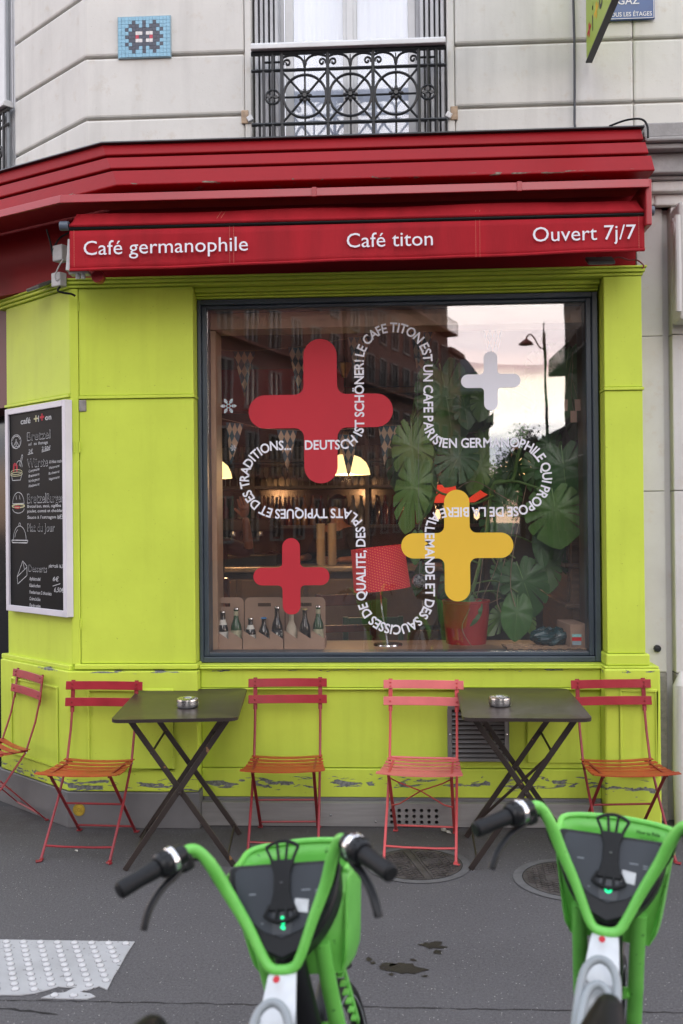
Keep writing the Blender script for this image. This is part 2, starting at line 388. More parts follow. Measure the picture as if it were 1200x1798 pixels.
# wet stains
wet = mat('wet_stain', (.020, .017, .015), .5, 0, .3, 60, .6, 160)
def blob(cx, cy, rx, ry, seed, nm='wet_stain'):
    rn = random.Random(seed); n = 26; ph = [rn.uniform(0, 6.28) for _ in range(5)]
    pts = [(cx+rx*cos(a)*(1+.3*sin(2*a+ph[0])+.22*sin(3*a+ph[1])+.16*sin(5*a+ph[2])+.12*sin(9*a+ph[3])), cy+ry*sin(a)*(1+.25*sin(2*a+ph[3])+.2*sin(4*a+ph[4])+.14*sin(7*a+ph[0])), .003) for a in [2*pi*k/n for k in range(n)]]
    mb = MB(); mb.add([(cx, cy, .003)]+pts, [(0, 1+k, 1+(k+1) % n) for k in range(n)]); return mb.build(nm, wet)
for i, (x, y, rx, ry) in enumerate([(.015, -1.70, .060, .040), (-.045, -1.675, .022, .02), (.13, -1.50, .050, .030), (.145, -1.56, .018, .02), (-.10, -1.66, .008, .012), (-.03, -1.75, .008, .010), (-.115, -1.63, .010, .016), (-.52, -1.54, .015, .014), (.05, -1.63, .010, .010), (-.07, -1.69, .006, .008), (.09, -1.76, .010, .007)]):
    structure(blob(x, y, rx, ry, i+3))
# small litter on the paving
for i, (x, y, s_) in enumerate([(.235, -.12, .026), (.262, -.135, .016), (.68, -2.07, .010), (-1.6, -.47, .012)]):
    rn = random.Random(i); mb = MB()
    V = [(x+s_*rn.uniform(-1, 1), y+s_*rn.uniform(-.7, .7), .003+s_*rn.uniform(0, .8)) for _ in range(14)]
    mb.add(V, [(rn.randrange(14), rn.randrange(14), rn.randrange(14)) for _ in range(26)]); mb.f = [f for f in mb.f if len(set(f)) == 3]; mb.mi = [0]*len(mb.f)
    tag(mb.build('paper_scrap', PAPER), ['white crumpled tissue behind the legs of the pink chair', 'tiny torn bit of tissue right of the crumpled one', 'tiny white paper scrap on the long crack beside the right bike', 'tiny white scrap between the front legs of the left red chair'][i], 'litter', 'litter on the pavement')
# tactile marking: torn white sheet with domes
TW = mat('tactile_white', (.40, .40, .41), .6, 0, .10, 6, .25, 60, fleck=(55, .67, (.14, .13, .13)))
tp = thing('tactile_strip', 'torn white tactile paving strip with round studs on the asphalt at bottom left', 'paving marking')
outl = [(-2.6, -1.505), (-1.567, -1.508), (-1.030, -1.510), (-1.033, -1.62), (-1.028, -1.75), (-1.030, -1.79), (-1.024, -1.905), (-1.06, -1.88), (-1.075, -1.895), (-1.115, -1.925), (-1.075, -1.935), (-1.05, -1.955), (-1.075, -1.975), (-1.17, -1.975), (-1.235, -1.972),
        (-1.205, -1.94), (-1.165, -1.93), (-1.15, -1.905), (-1.135, -1.888), (-1.165, -1.893), (-1.205, -1.888), (-1.23, -1.91), (-1.27, -1.94), (-1.315, -1.955), (-1.38, -1.955), (-1.42, -1.965), (-1.5, -1.968), (-2.6, -1.97)]
MB().prism(outl, lambda u, v, q: (u, v, q), .0015, .005).build('marking_sheet', TW, tp)
def inpoly(x, y, P):
    c = False
    for i in range(len(P)):
        x0, y0 = P[i]; x1, y1 = P[i-1]
        if (y0 > y) != (y1 > y) and x < (x1-x0)*(y-y0)/(y1-y0)+x0: c = not c
    return c
dmb = MB().lathe([(.0130, .0), (.0122, .0035), (.0085, .0066), (0, .0074)], 14); dmb.cur = 1; dmb.lathe([(.0152, .0003), (.0128, .0006)], 14)  # second lathe: dark ring round each stud, contact shade put into the colour
dm = dmb.build('stud', [mat('stud_white', (.50, .50, .51), .5, 0, .06, 20), mat('stud_shade_ring', (.20, .20, .20), .9)], tp, smooth=True)
first = True
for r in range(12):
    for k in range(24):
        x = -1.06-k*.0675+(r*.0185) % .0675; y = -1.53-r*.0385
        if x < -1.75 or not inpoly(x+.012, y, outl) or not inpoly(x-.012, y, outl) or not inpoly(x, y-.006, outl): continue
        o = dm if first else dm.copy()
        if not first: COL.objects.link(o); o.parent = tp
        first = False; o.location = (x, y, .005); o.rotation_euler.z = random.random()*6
# manholes
CAST = mat('cast_iron', (.125, .112, .108), .6, .3, .25, 12, .5, 120, fleck=(20, .66, (.08, .08, .08)), spec=.2)
COLLAR = mat('cement_collar', (.13, .128, .13), .85, 0, .15, 20, .4, 120)
def manhole(cx, cy, r, rot, label):
    t = thing('manhole_cover', label, 'manhole', (cx, cy, 0), rot, 'round manhole covers in the pavement')
    def ring(r0, r1, z, n=64): return MB().add([(rr*cos(2*pi*k/n), rr*sin(2*pi*k/n), z) for rr in (r0, r1) for k in range(n)], [(k, (k+1) % n, n+(k+1) % n, n+k) for k in range(n)])
    ring(r*.90, r*1.06, .0035).build('collar', COLLAR, t)
    g = ring(r*.885, r*.90, .0045); g.build('groove', mat('crack_dark', (.01, .01, .01)), t)
    MB().lathe([(0, .0035), (r*.885, .0035), (r*.885, .001)], 64).build('plate', CAST, t)
    rb = MB()
    def rib(x0, y0, x1, y1, w_=.007):
        rb.bar((x0, y0, .006), (x1, y1, .006), w_, .006)
    for sx in (-1, 1):
        rib(sx*.018, -r*.87, sx*.018, r*.87)
    y = -r
    while y < r:
        for sx in (-1, 1):
            x = .03
            while x < r:
                for (a, b) in (((x, y), (x+.022, y+.018)), ((x+.022, y+.018), (x+.044, y))):
                    if Vector(a).length < r*.85 and Vector(b).length < r*.85 and not (abs(y) < .05 and x < .13):
                        rib(sx*a[0], a[1], sx*b[0], b[1])
                x += .05
        y += .026
    for sx in (-1, 1):
        for (a, b) in (((.03, -.04), (.12, -.04)), ((.12, -.04), (.12, .04)), ((.12, .04), (.03, .04)), ((.03, .04), (.03, -.04)), ((.05, -.015), (.1, -.015)), ((.05, .015), (.1, .015))): rib(sx*a[0], a[1], sx*b[0], b[1])
    stuff(rb.build('rib_pattern', CAST, t)); return t
manhole(.09, -.605, .235, .25, 'round cast iron manhole cover under the front legs of the pink chair')
manhole(.79, -.78, .255, -.05, 'round ribbed cast iron manhole cover partly hidden by the right green bike')

# ================================================================== BUILDING
A41 = radians(41); TD = Vector((-cos(A41), sin(A41), 0)); ND = Vector((-sin(A41), -cos(A41), 0))     # chamfer direction and outward normal
def chm(P0, s_, off, z): return Vector((P0[0], P0[1], 0))+TD*s_+ND*off+Vector((0, 0, z))
CH3 = Matrix((TD, ND, Vector((0, 0, 1)))).transposed()
def chbox(mb, P0, s0, s1, o0, o1, z0, z1):
    v = [chm(P0, s_, o, z) for s_ in (s0, s1) for o in (o0, o1) for z in (z0, z1)]
    return mb.add(v, [(0, 1, 3, 2), (4, 6, 7, 5), (0, 4, 5, 1), (2, 3, 7, 6), (0, 2, 6, 4), (1, 5, 7, 3)])
WC = (-1.686, .05)      # upper wall corner
bld = thing('stone_building', 'pale limestone building above the red awning with horizontal grooves', 'building')
# recessed mortar core behind the blocks
core = MB(); core.box(-1.686, -.80, .075, .40, 3.3, 5.8); core.box(.34, 1.9, .075, .40, 3.3, 5.8); core.box(-.80, .34, .30, .5, 3.3, 3.70)
chbox(core, WC, .0, .80, -.35, -.03, 3.3, 5.8); core.build('mortar_bed', mat('mortar', (.55, .53, .49), .9), bld)
zs = [3.30, 3.52, 3.863, 4.203, 4.545, 4.89, 5.24, 5.6]
xs_r = [[.345, 1.297, 1.9], [.345, 1.297, 1.9]]
def block_profile(g=.011):
    return g
for i in range(len(zs)-1):
    z0, z1 = zs[i]+.007, zs[i+1]-.007
    # left front wall with wrap to the chamfer
    mb = MB(); yb = .30
    outl = [(-.802, .05), (WC[0], WC[1]), tuple(chm(WC, .80, 0, 0))[:2], tuple(chm(WC, .80, -.30, 0))[:2], (WC[0]+.10, yb), (-.802, yb)]
    if i == 0: outl = outl
    mb.prism(outl, lambda u, v, q: (u, v, q), z0, z1)
    mb.build('stone_block', STONE, bld, bevel=.012, seg=2)
    for a, b in ((.345, 1.2965), (1.2985, 1.9)):
        MB().box(a, b, .05, .30, z0, z1).build('stone_block', STONE, bld, bevel=.012 if True else 0, seg=2)
# jamb strips beside the window opening (plain stone border)
for x0, x1 in ((-.799, -.764), (.304, .342)):
    MB().box(x0, x1, .045, .42, 3.45, 5.8).build('window_jamb', STONE, bld, bevel=.006)
# rusty repair patches by the rail ends
patch = mat('rusty_mortar', (.50, .37, .26), .9, 0, .2, 30, .5, 60)
for x, s_ in ((-.800, 1), (.338, -1)):
    z = 3.845 if s_ > 0 else 3.83
    MB().obox((x, .043, z), (.040, .010, .075)).build('rust_patch', patch, bld, bevel=.006)
    MB().obox((x+.03*s_, .035, z-.015), (.032, .03, .030), Euler((0, -.5*s_, 0)).to_matrix()).build('rail_anchor', WHITEP, bld, bevel=.004)

# upper window
uw = thing('french_window', 'tall white double window with folded slatted shutters above the awning', 'window', (0, 0, 0))
xl, xr = -.763, .303
fr = MB()
fr.box(-.60, -.552, .26, .31, 3.5, 5.8); fr.box(.097, .14, .26, .31, 3.5, 5.8)
fr.build('window_frame', WHITEP, uw, bevel=.004)
cm = MB(); cm.box(-.27, -.235, .245, .30, 3.5, 5.8); cm.box(-.225, -.19, .245, .30, 3.5, 5.8); cm.box(-.25, -.21, .235, .25, 3.5, 5.8); cm.build('centre_stile', WHITEP, uw, bevel=.004)
st_ = MB()
for a, b in ((-.552, -.27), (-.19, .097)): st_.box(a, b, .26, .30, 3.50, 3.75); st_.box(a, b, .26, .30, 5.2, 5.26)
st_.build('bottom_rail', WHITEP, uw, bevel=.004)
def glass_mat(name, k=1.6, tint=(1, 1, 1), wav=.0):
    m = bpy.data.materials.new(name); m.use_nodes = True; T = NT(m.node_tree); T.n.clear()
    gg = T.node('ShaderNodeNewGeometry'); dt = T.math('ABSOLUTE', T.vmath('DOT_PRODUCT', gg.outputs['Normal'], gg.outputs['Incoming']).outputs['Value'])
    fr_ = T.math('ADD', .04, T.math('MULTIPLY', .96, T.math('POWER', T.math('SUBTRACT', 1., dt, clamp=True), 5.)))
    gl_ = T.node('ShaderNodeBsdfGlossy', I={'Roughness': 0.0, 'Color': (1, 1, 1, 1)})
    if wav:
        P = T.node('ShaderNodeNewGeometry').outputs['Position']
        bn = T.node('ShaderNodeBump', I={'Strength': wav, 'Distance': .001, 'Height': T.noise(P, 1.7, 2, .5)}); T.l.new(bn.outputs[0], gl_.inputs['Normal'])
    tr = T.node('ShaderNodeBsdfTransparent', I={'Color': tuple(tint)+(1,)})
    mx = T.node('ShaderNodeMixShader', I={0: T.math('MULTIPLY', fr_, k, clamp=True), 1: tr.outputs[0], 2: gl_.outputs[0]})
    P2 = T.node('ShaderNodeNewGeometry').outputs['Position']; sm = T.noise(T.scalev(P2, (2.5, 2.5, 1.2)), 1.4, 5, .65, 1.)
    vf = T.node('ShaderNodeMapRange', I={0: sm, 1: .35, 2: .75, 3: .002, 4: .010}).outputs[0]
    mv = T.node('ShaderNodeMixShader', I={0: vf, 1: mx.outputs[0], 2: T.node('ShaderNodeBsdfDiffuse', I={'Color': (.8, .8, .8, 1)}).outputs[0]})
    T.node('ShaderNodeOutputMaterial', I={0: mv.outputs[0]}); return m
GL2 = glass_mat('house_glass', 1.2, (.97, .98, 1), .3)
for a, b in ((-.552, -.27), (-.19, .097)):
    MB().box(a, b, .275, .281, 3.75, 5.2).build('pane', GL2, uw)
CURT = mat('white_curtain', (.62, .66, .74), .8, 0, .05, 3)
cu = MB(); n = 90
V = []; 
for i in range(n+1):
    x = -.56+.70*i/n; yy = .345+.004*sin(i*.5)+.002*sin(i*1.3); V += [(x, yy, 3.5), (x, yy, 5.8)]
cu.add(V, [(2*i, 2*i+1, 2*i+3, 2*i+2) for i in range(n)]); cu.build('curtain', CURT, uw, smooth=True)
MB().box(-.62, .16, .5, .52, 3.4, 5.8).build('room_back', mat('pale_room', (.5, .5, .52), .8), uw)
for xa_, xb_ in ((-.762, -.602), (.142, .302)): MB().box(xa_, xb_, .252, .262, 3.50, 5.8).build('added_gap_panel', SHUT, uw)  # pale panels added behind the leaves to lighten the shaded gaps
for sgn, x0 in ((1, -.763), (-1, .303)):
    for k in range(5):
        xa = x0+sgn*(.012+k*.028)
        MB().box(min(xa, xa+sgn*.018), max(xa, xa+sgn*.018), .10+.012*(k % 2), .25, 3.50, 5.8).build('shutter_leaf', SHUT, uw, bevel=.003)
# balcony railing with a wooden handrail
rl = thing('window_railing', 'black wrought iron window railing with flower rosettes and a white handrail', 'railing', (0, 0, 0))
def railing(parent, x0, x1, conv, z0=3.60):
    """conv(x, y_off, z) -> world"""
    def tb(pts, r, n=6, flat=1., closed=False): return MB().tube([conv(*p) for p in pts], r, n, flat=flat, closed=closed)
    hr = MB(); 
    hr.add([conv(x, y, z) for x in (x0, x1) for y, z in ((-.035, 4.165), (-.035, 4.190), (-.015, 4.205), (.015, 4.205), (.035, 4.190), (.035, 4.165))], [tuple(range(6)), tuple(range(11, 5, -1))]+[(i, i+6, (i+1) % 6+6, (i+1) % 6) for i in range(6)])
    hr.build('handrail', WHITEP, parent, bevel=.004)
    for z, r in ((4.153, .012), (4.060, .009), (3.770, .010)): tb([(x0, 0, z), (x1, 0, z)], r, 6).build('rail_bar', IRON, parent)
    W_ = x1-x0
    xs = [.063, .110, .158, .395, .628, .862, .908, .953]
    xs = [x0+W_*t for t in xs]
    for i, x in enumerate(xs):
        zt = 4.15
        tb([(x, 0, z0), (x, 0, zt)], .0105 if i in (2, 3, 4, 5) else .0085, 6).build('upright', IRON, parent)
    for j in (2, 3, 4):
        a, b = xs[j], xs[j+1]; cx = (a+b)/2; cz = 3.915; R = (b-a)/2*.93
        tb([(cx+R*cos(t*2*pi/40), -.004, cz+R*sin(t*2*pi/40)) for t in range(40)], .0075, 6, closed=True).build('ring', IRON, parent)
        for sx, sz in ((-1, 1), (1, 1), (-1, -1), (1, -1)):
            tb([(cx, .002, cz), (cx+sx*(b-a)/2, .002, cz+sz*.14)], .0065, 6).build('diagonal_bar', IRON, parent)
        tb([(cx, .004, z0), (cx, .004, 4.09), ], .006, 6).build('thin_upright', IRON, parent)
        tb([(a, .004, cz), (b, .004, cz)], .006, 6).build('cross_bar', IRON, parent)
        fl = MB()
        for k in range(8):
            an = k*pi/4; c_ = (cx+.024*cos(an), -.012, cz+.024*sin(an))
            V = []; nn = 8
            for rr, yo in ((0., -.008), (.6, -.006), (1., 0)):
                for q in range(nn):
                    t = 2*pi*q/nn; u = .017*rr*cos(t); vv = .011*rr*sin(t)
                    V.append(conv(c_[0]+u*cos(an)-vv*sin(an), c_[1]+yo, c_[2]+u*sin(an)+vv*cos(an)))
            fl.add(V, [(r_*nn+q, r_*nn+(q+1) % nn, (r_+1)*nn+(q+1) % nn, (r_+1)*nn+q) for r_ in (0, 1) for q in range(nn)])
        fl.add(*((lambda L: (L.v, L.f))(MB().tube([conv(cx, -.026, cz), conv(cx, 0, cz)], .011, 10))))
        fl.build('rosette', IRON, parent, smooth=True)
        # scrolls below the handrail
        for sx in (-1, 1):
            ex = cx+sx*(b-a)/2
            arc = [(cx+sx*(b-a)/2*.0, 0, 4.085)]+[(cx+sx*((b-a)*.29-(b-a)*.27*cos(t)), 0, 4.092+.048*sin(t)) for t in [pi*q/10 for q in range(0, 9)]]
            sp = [(ex-sx*(.030)+.020*(1-q/22)*cos(-.3+q*.42)*sx, 0, 4.098+.022*(1-q/22)*sin(-.3+q*.42)) for q in range(0, 18)]
            tb(arc+sp[:1], .0065, 6).build('scroll', IRON, parent); tb(sp, .006, 6).build('scroll_curl', IRON, parent)
        MB().lathe([(.002, -.03), (.010, 0), (.004, .012), (.003, .05)], 8, conv(cx, 0, 4.085)).build('finial', IRON, parent)
    for a, b in ((xs[0], xs[2]), (xs[5], xs[7])):
        tb([(a, 0, 4.105), (b, 0, 4.105)], .006, 6).build('rail_bar', IRON, parent)
        cx = (a+b)/2; R = .038
        tb([(cx+R*cos(t*2*pi/24), -.004, 3.915+R*sin(t*2*pi/24)) for t in range(24)], .0065, 6, closed=True).build('ring', IRON, parent)
        pm = MB()
        for k in range(4):
            an = k*pi/2; V = [conv(cx+(.004+.030*u)*cos(an)-vv*.009*sin(an), -.012, 3.915+(.004+.030*u)*sin(an)+vv*.009*cos(an)) for u, vv in ((0, 0), (.5, 1), (1, 0), (.5, -1))]
            V += [v+(conv(0, .012, 0)-conv(0, 0, 0)) for v in V]; pm.add(V, [(0, 1, 2, 3), (7, 6, 5, 4), (0, 4, 5, 1), (1, 5, 6, 2), (2, 6, 7, 3), (3, 7, 4, 0)])
        pm.build('quatrefoil', IRON, parent)
railing(rl, -.752, .292, lambda x, y, z: Vector((x, -.03+y, z)))
# window + railing on the chamfered corner, at the left edge
wl = thing('corner_window', 'white shuttered window at the left edge on the angled corner wall', 'window')
for k in range(5): chbox(MB(), WC, .825+k*.03, .845+k*.03, -.12-.012*(k % 2), -.02, 3.5, 5.8).build('shutter_leaf', SHUT, wl, bevel=.003)
chbox(MB(), WC, .98, 1.9, -.22, -.18, 3.5, 5.8).build('window_frame', WHITEP, wl)
dp = MB(); dp.tube([chm(WC, .835, .02, z) for z in (3.4, 4.3, 5.8)], .011, 10); tag(dp.build('drain_pipe', mat('grey_pipe', (.22, .24, .26), .5)), 'thin grey pipe down the angled corner at the top left', 'pipe')
rl2 = thing('corner_railing', 'black wrought iron railing with white handrail at the left edge', 'railing')
railing(rl2, 0, 1.04, lambda x, y, z: chm(WC, .815+x, .03-y, z+.0))

# fascia cornice (red timber), measured corner per level
fas = thing('red_fascia', 'stepped dark red timber fascia with flaking paint above the awning', 'fascia')
A28 = radians(28); TC = Vector((-cos(A28), sin(A28), 0))
def strip(levels, name, m, parent, xr_=1.29, L=2.2, bevel=0.):
    """levels: list of (corner X, Y, z, right X)"""
    V = []; n = len(levels)
    for (xc, y, z, xe) in levels:
        c_ = Vector((xc, y, z)); V += [Vector((xe, y, z)), c_, c_+TC*L]
    F = []
    for i in range(n):
        j = (i+1) % n
        F += [(3*i, 3*i+1, 3*j+1, 3*j), (3*i+1, 3*i+2, 3*j+2, 3*j+1)]
    F += [tuple(3*i for i in range(n)), tuple(3*i+2 for i in range(n))[::-1]]
    o = MB().add(V, F).build(name, m, parent, bevel=bevel); return o
def board(z0, z1, ya, yb, xa, xb, xe, yback=.04, name='fascia_board'):
    return strip([(xa, ya, z1, xe), (xb, yb, z0+.006, xe+.006), (xb+.002, yb+.004, z0, xe+.006), (xb, yback, z0, xe), (xa, yback, z1, xe)], name, RED, fas, bevel=.004)
board(3.560, 3.626, -.19, -.215, -1.522, -1.500, 1.275)
board(3.468, 3.541, -.235, -.275, -1.488, -1.455, 1.285)
board(3.358, 3.450, -.295, -.340, -1.440, -1.405, 1.298)
strip([(-1.525, -.20, 3.640, 1.29), (-1.525, -.215, 3.628, 1.29), (-1.5, -.205, 3.6265, 1.29), (-1.5, .049, 3.6265, 1.29), (-1.525, .049, 3.66, 1.29)], 'lead_flashing', LEAD, fas, bevel=.004)
# soffit and backing under the cornice
strip([(-1.50, -.12, 3.345, 1.27), (-1.50, .04, 3.345, 1.27), (-1.60, .04, 2.953, 1.27), (-1.60, -.06, 2.953, 1.27)], 'backing_board', RED, fas)

# awning
aw = thing('shop_awning', 'long red fabric shop awning rolled in, with white lettering on its valance', 'awning')
strip([(-1.660, -.452, 3.281, 1.247), (-1.664, -.458, 3.240, 1.247), (-1.655, -.448, 3.238, 1.247), (-1.655, -.440, 3.270, 1.247), (-1.55, -.13, 3.300, 1.247), (-1.55, -.13, 3.312, 1.247)], 'hood_lip', REDM, aw, bevel=.002)
for x in (-.385, .62): MB().box(x-.012, x+.012, -.4615, -.440, 3.236, 3.283).build('hood_joint', REDM, aw, bevel=.002)
MB().box(1.232, 1.262, -.44, -.10, 3.06, 3.285).build('hood_end', REDM, aw, bevel=.006)
XL, XR = -1.632, 1.232
fb = MB(); nx = 90
def wv(x): return .010*sin(x*2.1+1)+.006*sin(x*5.3)
rows = [(-.26, 3.180), (-.315, 3.226), (-.365, 3.203), (-.400, 3.160), (-.413, 3.142), (-.412, 3.130)]
V = []
for i in range(nx+1):
    t = i/nx; x = XL+(XR-XL)*t
    for k, (y, z) in enumerate(rows):
        ins = (.06*(1-k/4) if k < 4 else 0); xx = XL+ins+(XR-XL-2*ins)*t
        V.append((xx, y-(.02*sin(xx*3.1)**2 if k in (1, 2) else 0), z-(.018*abs(sin(xx*1.7+.6)) if k in (1,) else 0)))
m_ = len(rows)
fb.add(V, [(i*m_+k, i*m_+k+1, (i+1)*m_+k+1, (i+1)*m_+k) for i in range(nx) for k in range(m_-1)])
o = fb.build('canopy_fabric', FABRIC, aw, smooth=True); sl = o.modifiers.new('s', 'SOLIDIFY'); sl.thickness = .003
br = MB().tube([(XL-.02, -.398, 3.127), (XR+.02, -.398, 3.127)], .010, 12); br.build('front_bar', BLACKP, aw, smooth=True)
for x, s_ in ((XL-.004, -1), (XR+.004, 1)):
    MB().tube([(x, -.40, 3.140), (x+s_*.045, -.40, 3.140)], .024, 14).build('bar_end_cap', mat('grey_end_cap', (.10, .13, .17), .35), aw, smooth=True, bevel=.003)
va = MB(); V = []; nz_ = 6
def zbot(x): return 2.908+.034*(x-XL)/(XR-XL)
for i in range(nx*2+1):
    x = XL+(XR-XL)*i/(nx*2)
    for k in range(nz_+1):
        z = 3.112+(zbot(x)-3.112)*k/nz_
        V.append((x, -.405+(k/nz_)*(.009*sin(x*4.3)+.005*sin(x*11+1)+.003*sin(x*23)), z))
va.add(V, [(i*(nz_+1)+k, i*(nz_+1)+k+1, (i+1)*(nz_+1)+k+1, (i+1)*(nz_+1)+k) for i in range(nx*2) for k in range(nz_)])
o = va.build('valance', FABRIC, aw, smooth=True); sl = o.modifiers.new('s', 'SOLIDIFY'); sl.thickness = .003
# hem
hm = MB().tube([(XL+(XR-XL)*i/40, -.404+.009*sin((XL+(XR-XL)*i/40)*4.3)+.005*sin((XL+(XR-XL)*i/40)*11+1), zbot(XL+(XR-XL)*i/40)+.006) for i in range(41)], .008, 8); hm.build('hem', FABRIC, aw, smooth=True)
STI = mat('stitching', (.62, .20, .14), .8)
for x in (XL+.025, -.815, -.795, .41, .43, XR-.028):
    s1 = MB(); z = 2.93
    while z < 3.11: s1.box(x-.0008, x+.0008, -.4125+(.0), -.4105, z, z+.006); z += .0085
    s1.build('seam', STI, aw)
s1 = MB()
for x in (-.90+.02, .41): 
    for dx in (0, .02): s1.bar((x+dx+.02, -.3655, 3.207), (x+dx, -.4035, 3.158), .0016, .0012, (0, -1, 1))
s1.build('seam', STI, aw)
for txt, x0, x1, zb in (('Café germanophile', -1.555, -.722, 2.984), ('Café titon', -.228, .198, 2.990), ('Ouvert 7j/7', .688, 1.188, 2.997)):
    m2 = MB(); put(m2, txt, (x0, -.4205, zb), (1, 0, .004), (0, 0, 1), .075, x1-x0, bold=.0, th=.0005); lab(m2.build('lettering', WHITEV, aw), 'white words '+txt)

# ---------------- green shopfront
sf = thing('green_shopfront', 'lime green painted timber shopfront around the big window', 'shopfront')
SC = (-1.75, -.05)
def G(mb, name='panel', b=.004, l=None, m=GREEN):
    o = mb.build(name, m, sf, bevel=b)
    if l: lab(o, l)
    return o
# left bay
G(MB().box(-1.75, -1.705, -.055, .30, .87, 2.903), 'corner_post')
G(MB().box(-1.703, -1.078, -.05, .25, .875, 2.302), 'wall_panel')
G(MB().box(-1.703, -1.078, -.05, .25, 2.322, 2.903), 'upper_panel')
G(MB().box(-1.703, -1.072, -.062, .25, 2.304, 2.320), 'panel_rail', .003)
G(MB().box(-1.735, -1.065, -.070, .22, .845, .873), 'plinth_moulding', .006)
def plinth_left():
    mb = MB(); P = [(-1.062, -.085), (-1.765, -.085)]
    c_ = chm((-1.765, -.085), .755, 0, 0); P.append((c_.x, c_.y)); c2_ = chm((-1.765, -.085), .755, -.25, 0); P += [(c2_.x, c2_.y), (-1.55, .2), (-1.062, .2)]
    mb.prism(P, lambda u, v, q: (u, v, q), .195, .838); return mb
G(plinth_left(), 'plinth', .006)
def frame_mold(x0, x1, z0, z1, y, w_=.018, dp_=.010, conv=None, l=None):
    mb = MB()
    def bx(a, b, c, d_):
        if conv: chbox(mb, conv, a, b, y, y+dp_, c, d_)
        else: mb.box(a, b, y-dp_, y, c, d_)
    bx(x0, x1, z0, z0+w_); bx(x0, x1, z1-w_, z1); bx(x0, x0+w_, z0+w_, z1-w_); bx(x1-w_, x1, z0+w_, z1-w_)
    G(mb, 'panel_moulding', .004)
frame_mold(-1.655, -1.19, .305, .745, -.085, .010)
frame_mold(.10, .62, .300, .745, .0, .010, .008, conv=(-1.765, -.085))
# grey skirting left (corner and front)
mb = MB(); c_ = chm((-1.77, -.09), .80, 0, 0); c2_ = chm((-1.77, -.09), .80, -.25, 0)
mb.prism([(-1.055, -.09), (-1.77, -.09), (c_.x, c_.y), (c2_.x, c2_.y), (-1.55, .2), (-1.055, .2)], lambda u, v, q: (u, v, q), 0, .192); lab(G(mb, 'skirting', .005, m=GREYP), 'grey painted skirting under the left bay')
# chamfer panels
chbox(mb := MB(), SC, .004, .715, -.28, .0, .86, 2.315); G(mb, 'wall_panel')
chbox(mb := MB(), SC, .004, .715, -.28, .0, 2.335, 2.903); G(mb, 'upper_panel')
chbox(mb := MB(), SC, .004, .722, -.28, .012, 2.317, 2.333); G(mb, 'panel_rail', .003)
chbox(mb := MB(), SC, .0, .76, -.28, .022, .838, .866); G(mb, 'plinth_moulding', .005)
# capital mouldings (top)
for z0, z1, o in ((2.905, 2.920, .012), (2.922, 2.940, .026), (2.941, 2.952, .038)):
    mb = MB(); cc = (-1.75-o*.37, -.055-o); a_ = chm(cc, .80, 0, 0); b_ = chm(cc, .80, -.2, 0)
    mb.prism([(1.30+o*.6, -.055-o), cc, (a_.x, a_.y), (b_.x, b_.y), (-1.55, .05), (1.30+o*.6, .05)], lambda u, v, q: (u, v, q), z0, z1); G(mb, 'top_moulding', .004)
# lintel over the window
G(MB().box(-1.076, 1.095, -.01, .25, 2.880, 2.903), 'lintel_board')
G(MB().box(-1.076, 1.093, .012, .25, 2.866, 2.878), 'lintel_moulding', .006)
G(MB().box(-1.076, 1.093, .030, .25, 2.853, 2.864), 'lintel_moulding', .004)
# right pilaster
G(MB().box(1.103, 1.300, -.06, .25, .925, 2.302), 'pilaster_shaft')
G(MB().box(1.103, 1.300, -.06, .25, 2.322, 2.903), 'pilaster_shaft')
G(MB().box(1.100, 1.306, -.070, .25, 2.304, 2.320), 'panel_rail', .003)
G(MB().box(1.092, 1.318, -.080, .20, .862, .923), 'pilaster_base', .008)
G(MB().box(1.078, 1.365, -.10, .12, .0, .850), 'pilaster_plinth', .010)
frame_mold(1.155, 1.345, .29, .745, -.10, .010)
G(MB().box(1.08, 1.36, -.094, .12, .851, .861), 'plinth_moulding', .004)
# cement patch at the broken foot
pc = MB(); pc.prism([(1.20, .0), (1.235, .045), (1.262, .066), (1.285, .060), (1.30, .035), (1.332, .058), (1.352, .050), (1.3655, .0)], lambda u, v, q: (u, q, v), -.104, -.06)
lab(G(pc, 'exposed_render', .003, m=ROUGHC), 'grey cement showing where the green paint broke off at the pilaster foot')
# apron under the window
G(MB().box(-1.060, 1.078, 0.0, .12, .148, .300), 'apron_board')
G(MB().box(-1.060, 1.078, 0.010, .12, .304, .735), 'apron_panel')
G(MB().box(-1.060, 1.078, -.004, .12, .737, .838), 'apron_board')
G(MB().box(-1.060, 1.078, -.014, .12, .726, .735), 'apron_moulding', .003)
G(MB().box(-1.064, 1.085, -.030, .08, .840, .852), 'window_sill', .004)
G(MB().box(-1.064, 1.085, -.020, .08, .853, .862), 'window_sill', .003)
G(MB().box(.69, 1.0, -.002, .03, .335, .66), 'raised_field', .004)
# holes by the left post: broken patch and hinges
lab(G(MB().obox((-1.683, -.052, 2.268), (.040, .012, .062)), 'broken_patch', .004, m=ROUGHC), 'bare grey patch where the green paint broke away')
for z in (2.05, 1.99): pass
for x in (-1.7295, -1.698): G(MB().tube([(x, -.060, 2.015), (x, -.060, 2.075)], .0045, 8), 'hinge', 0)
for z in (2.78, 1.06):
    G(MB().tube([(-1.700, -.058, z), (-1.700, -.058, z+.055)], .004, 8), 'hinge', 0)
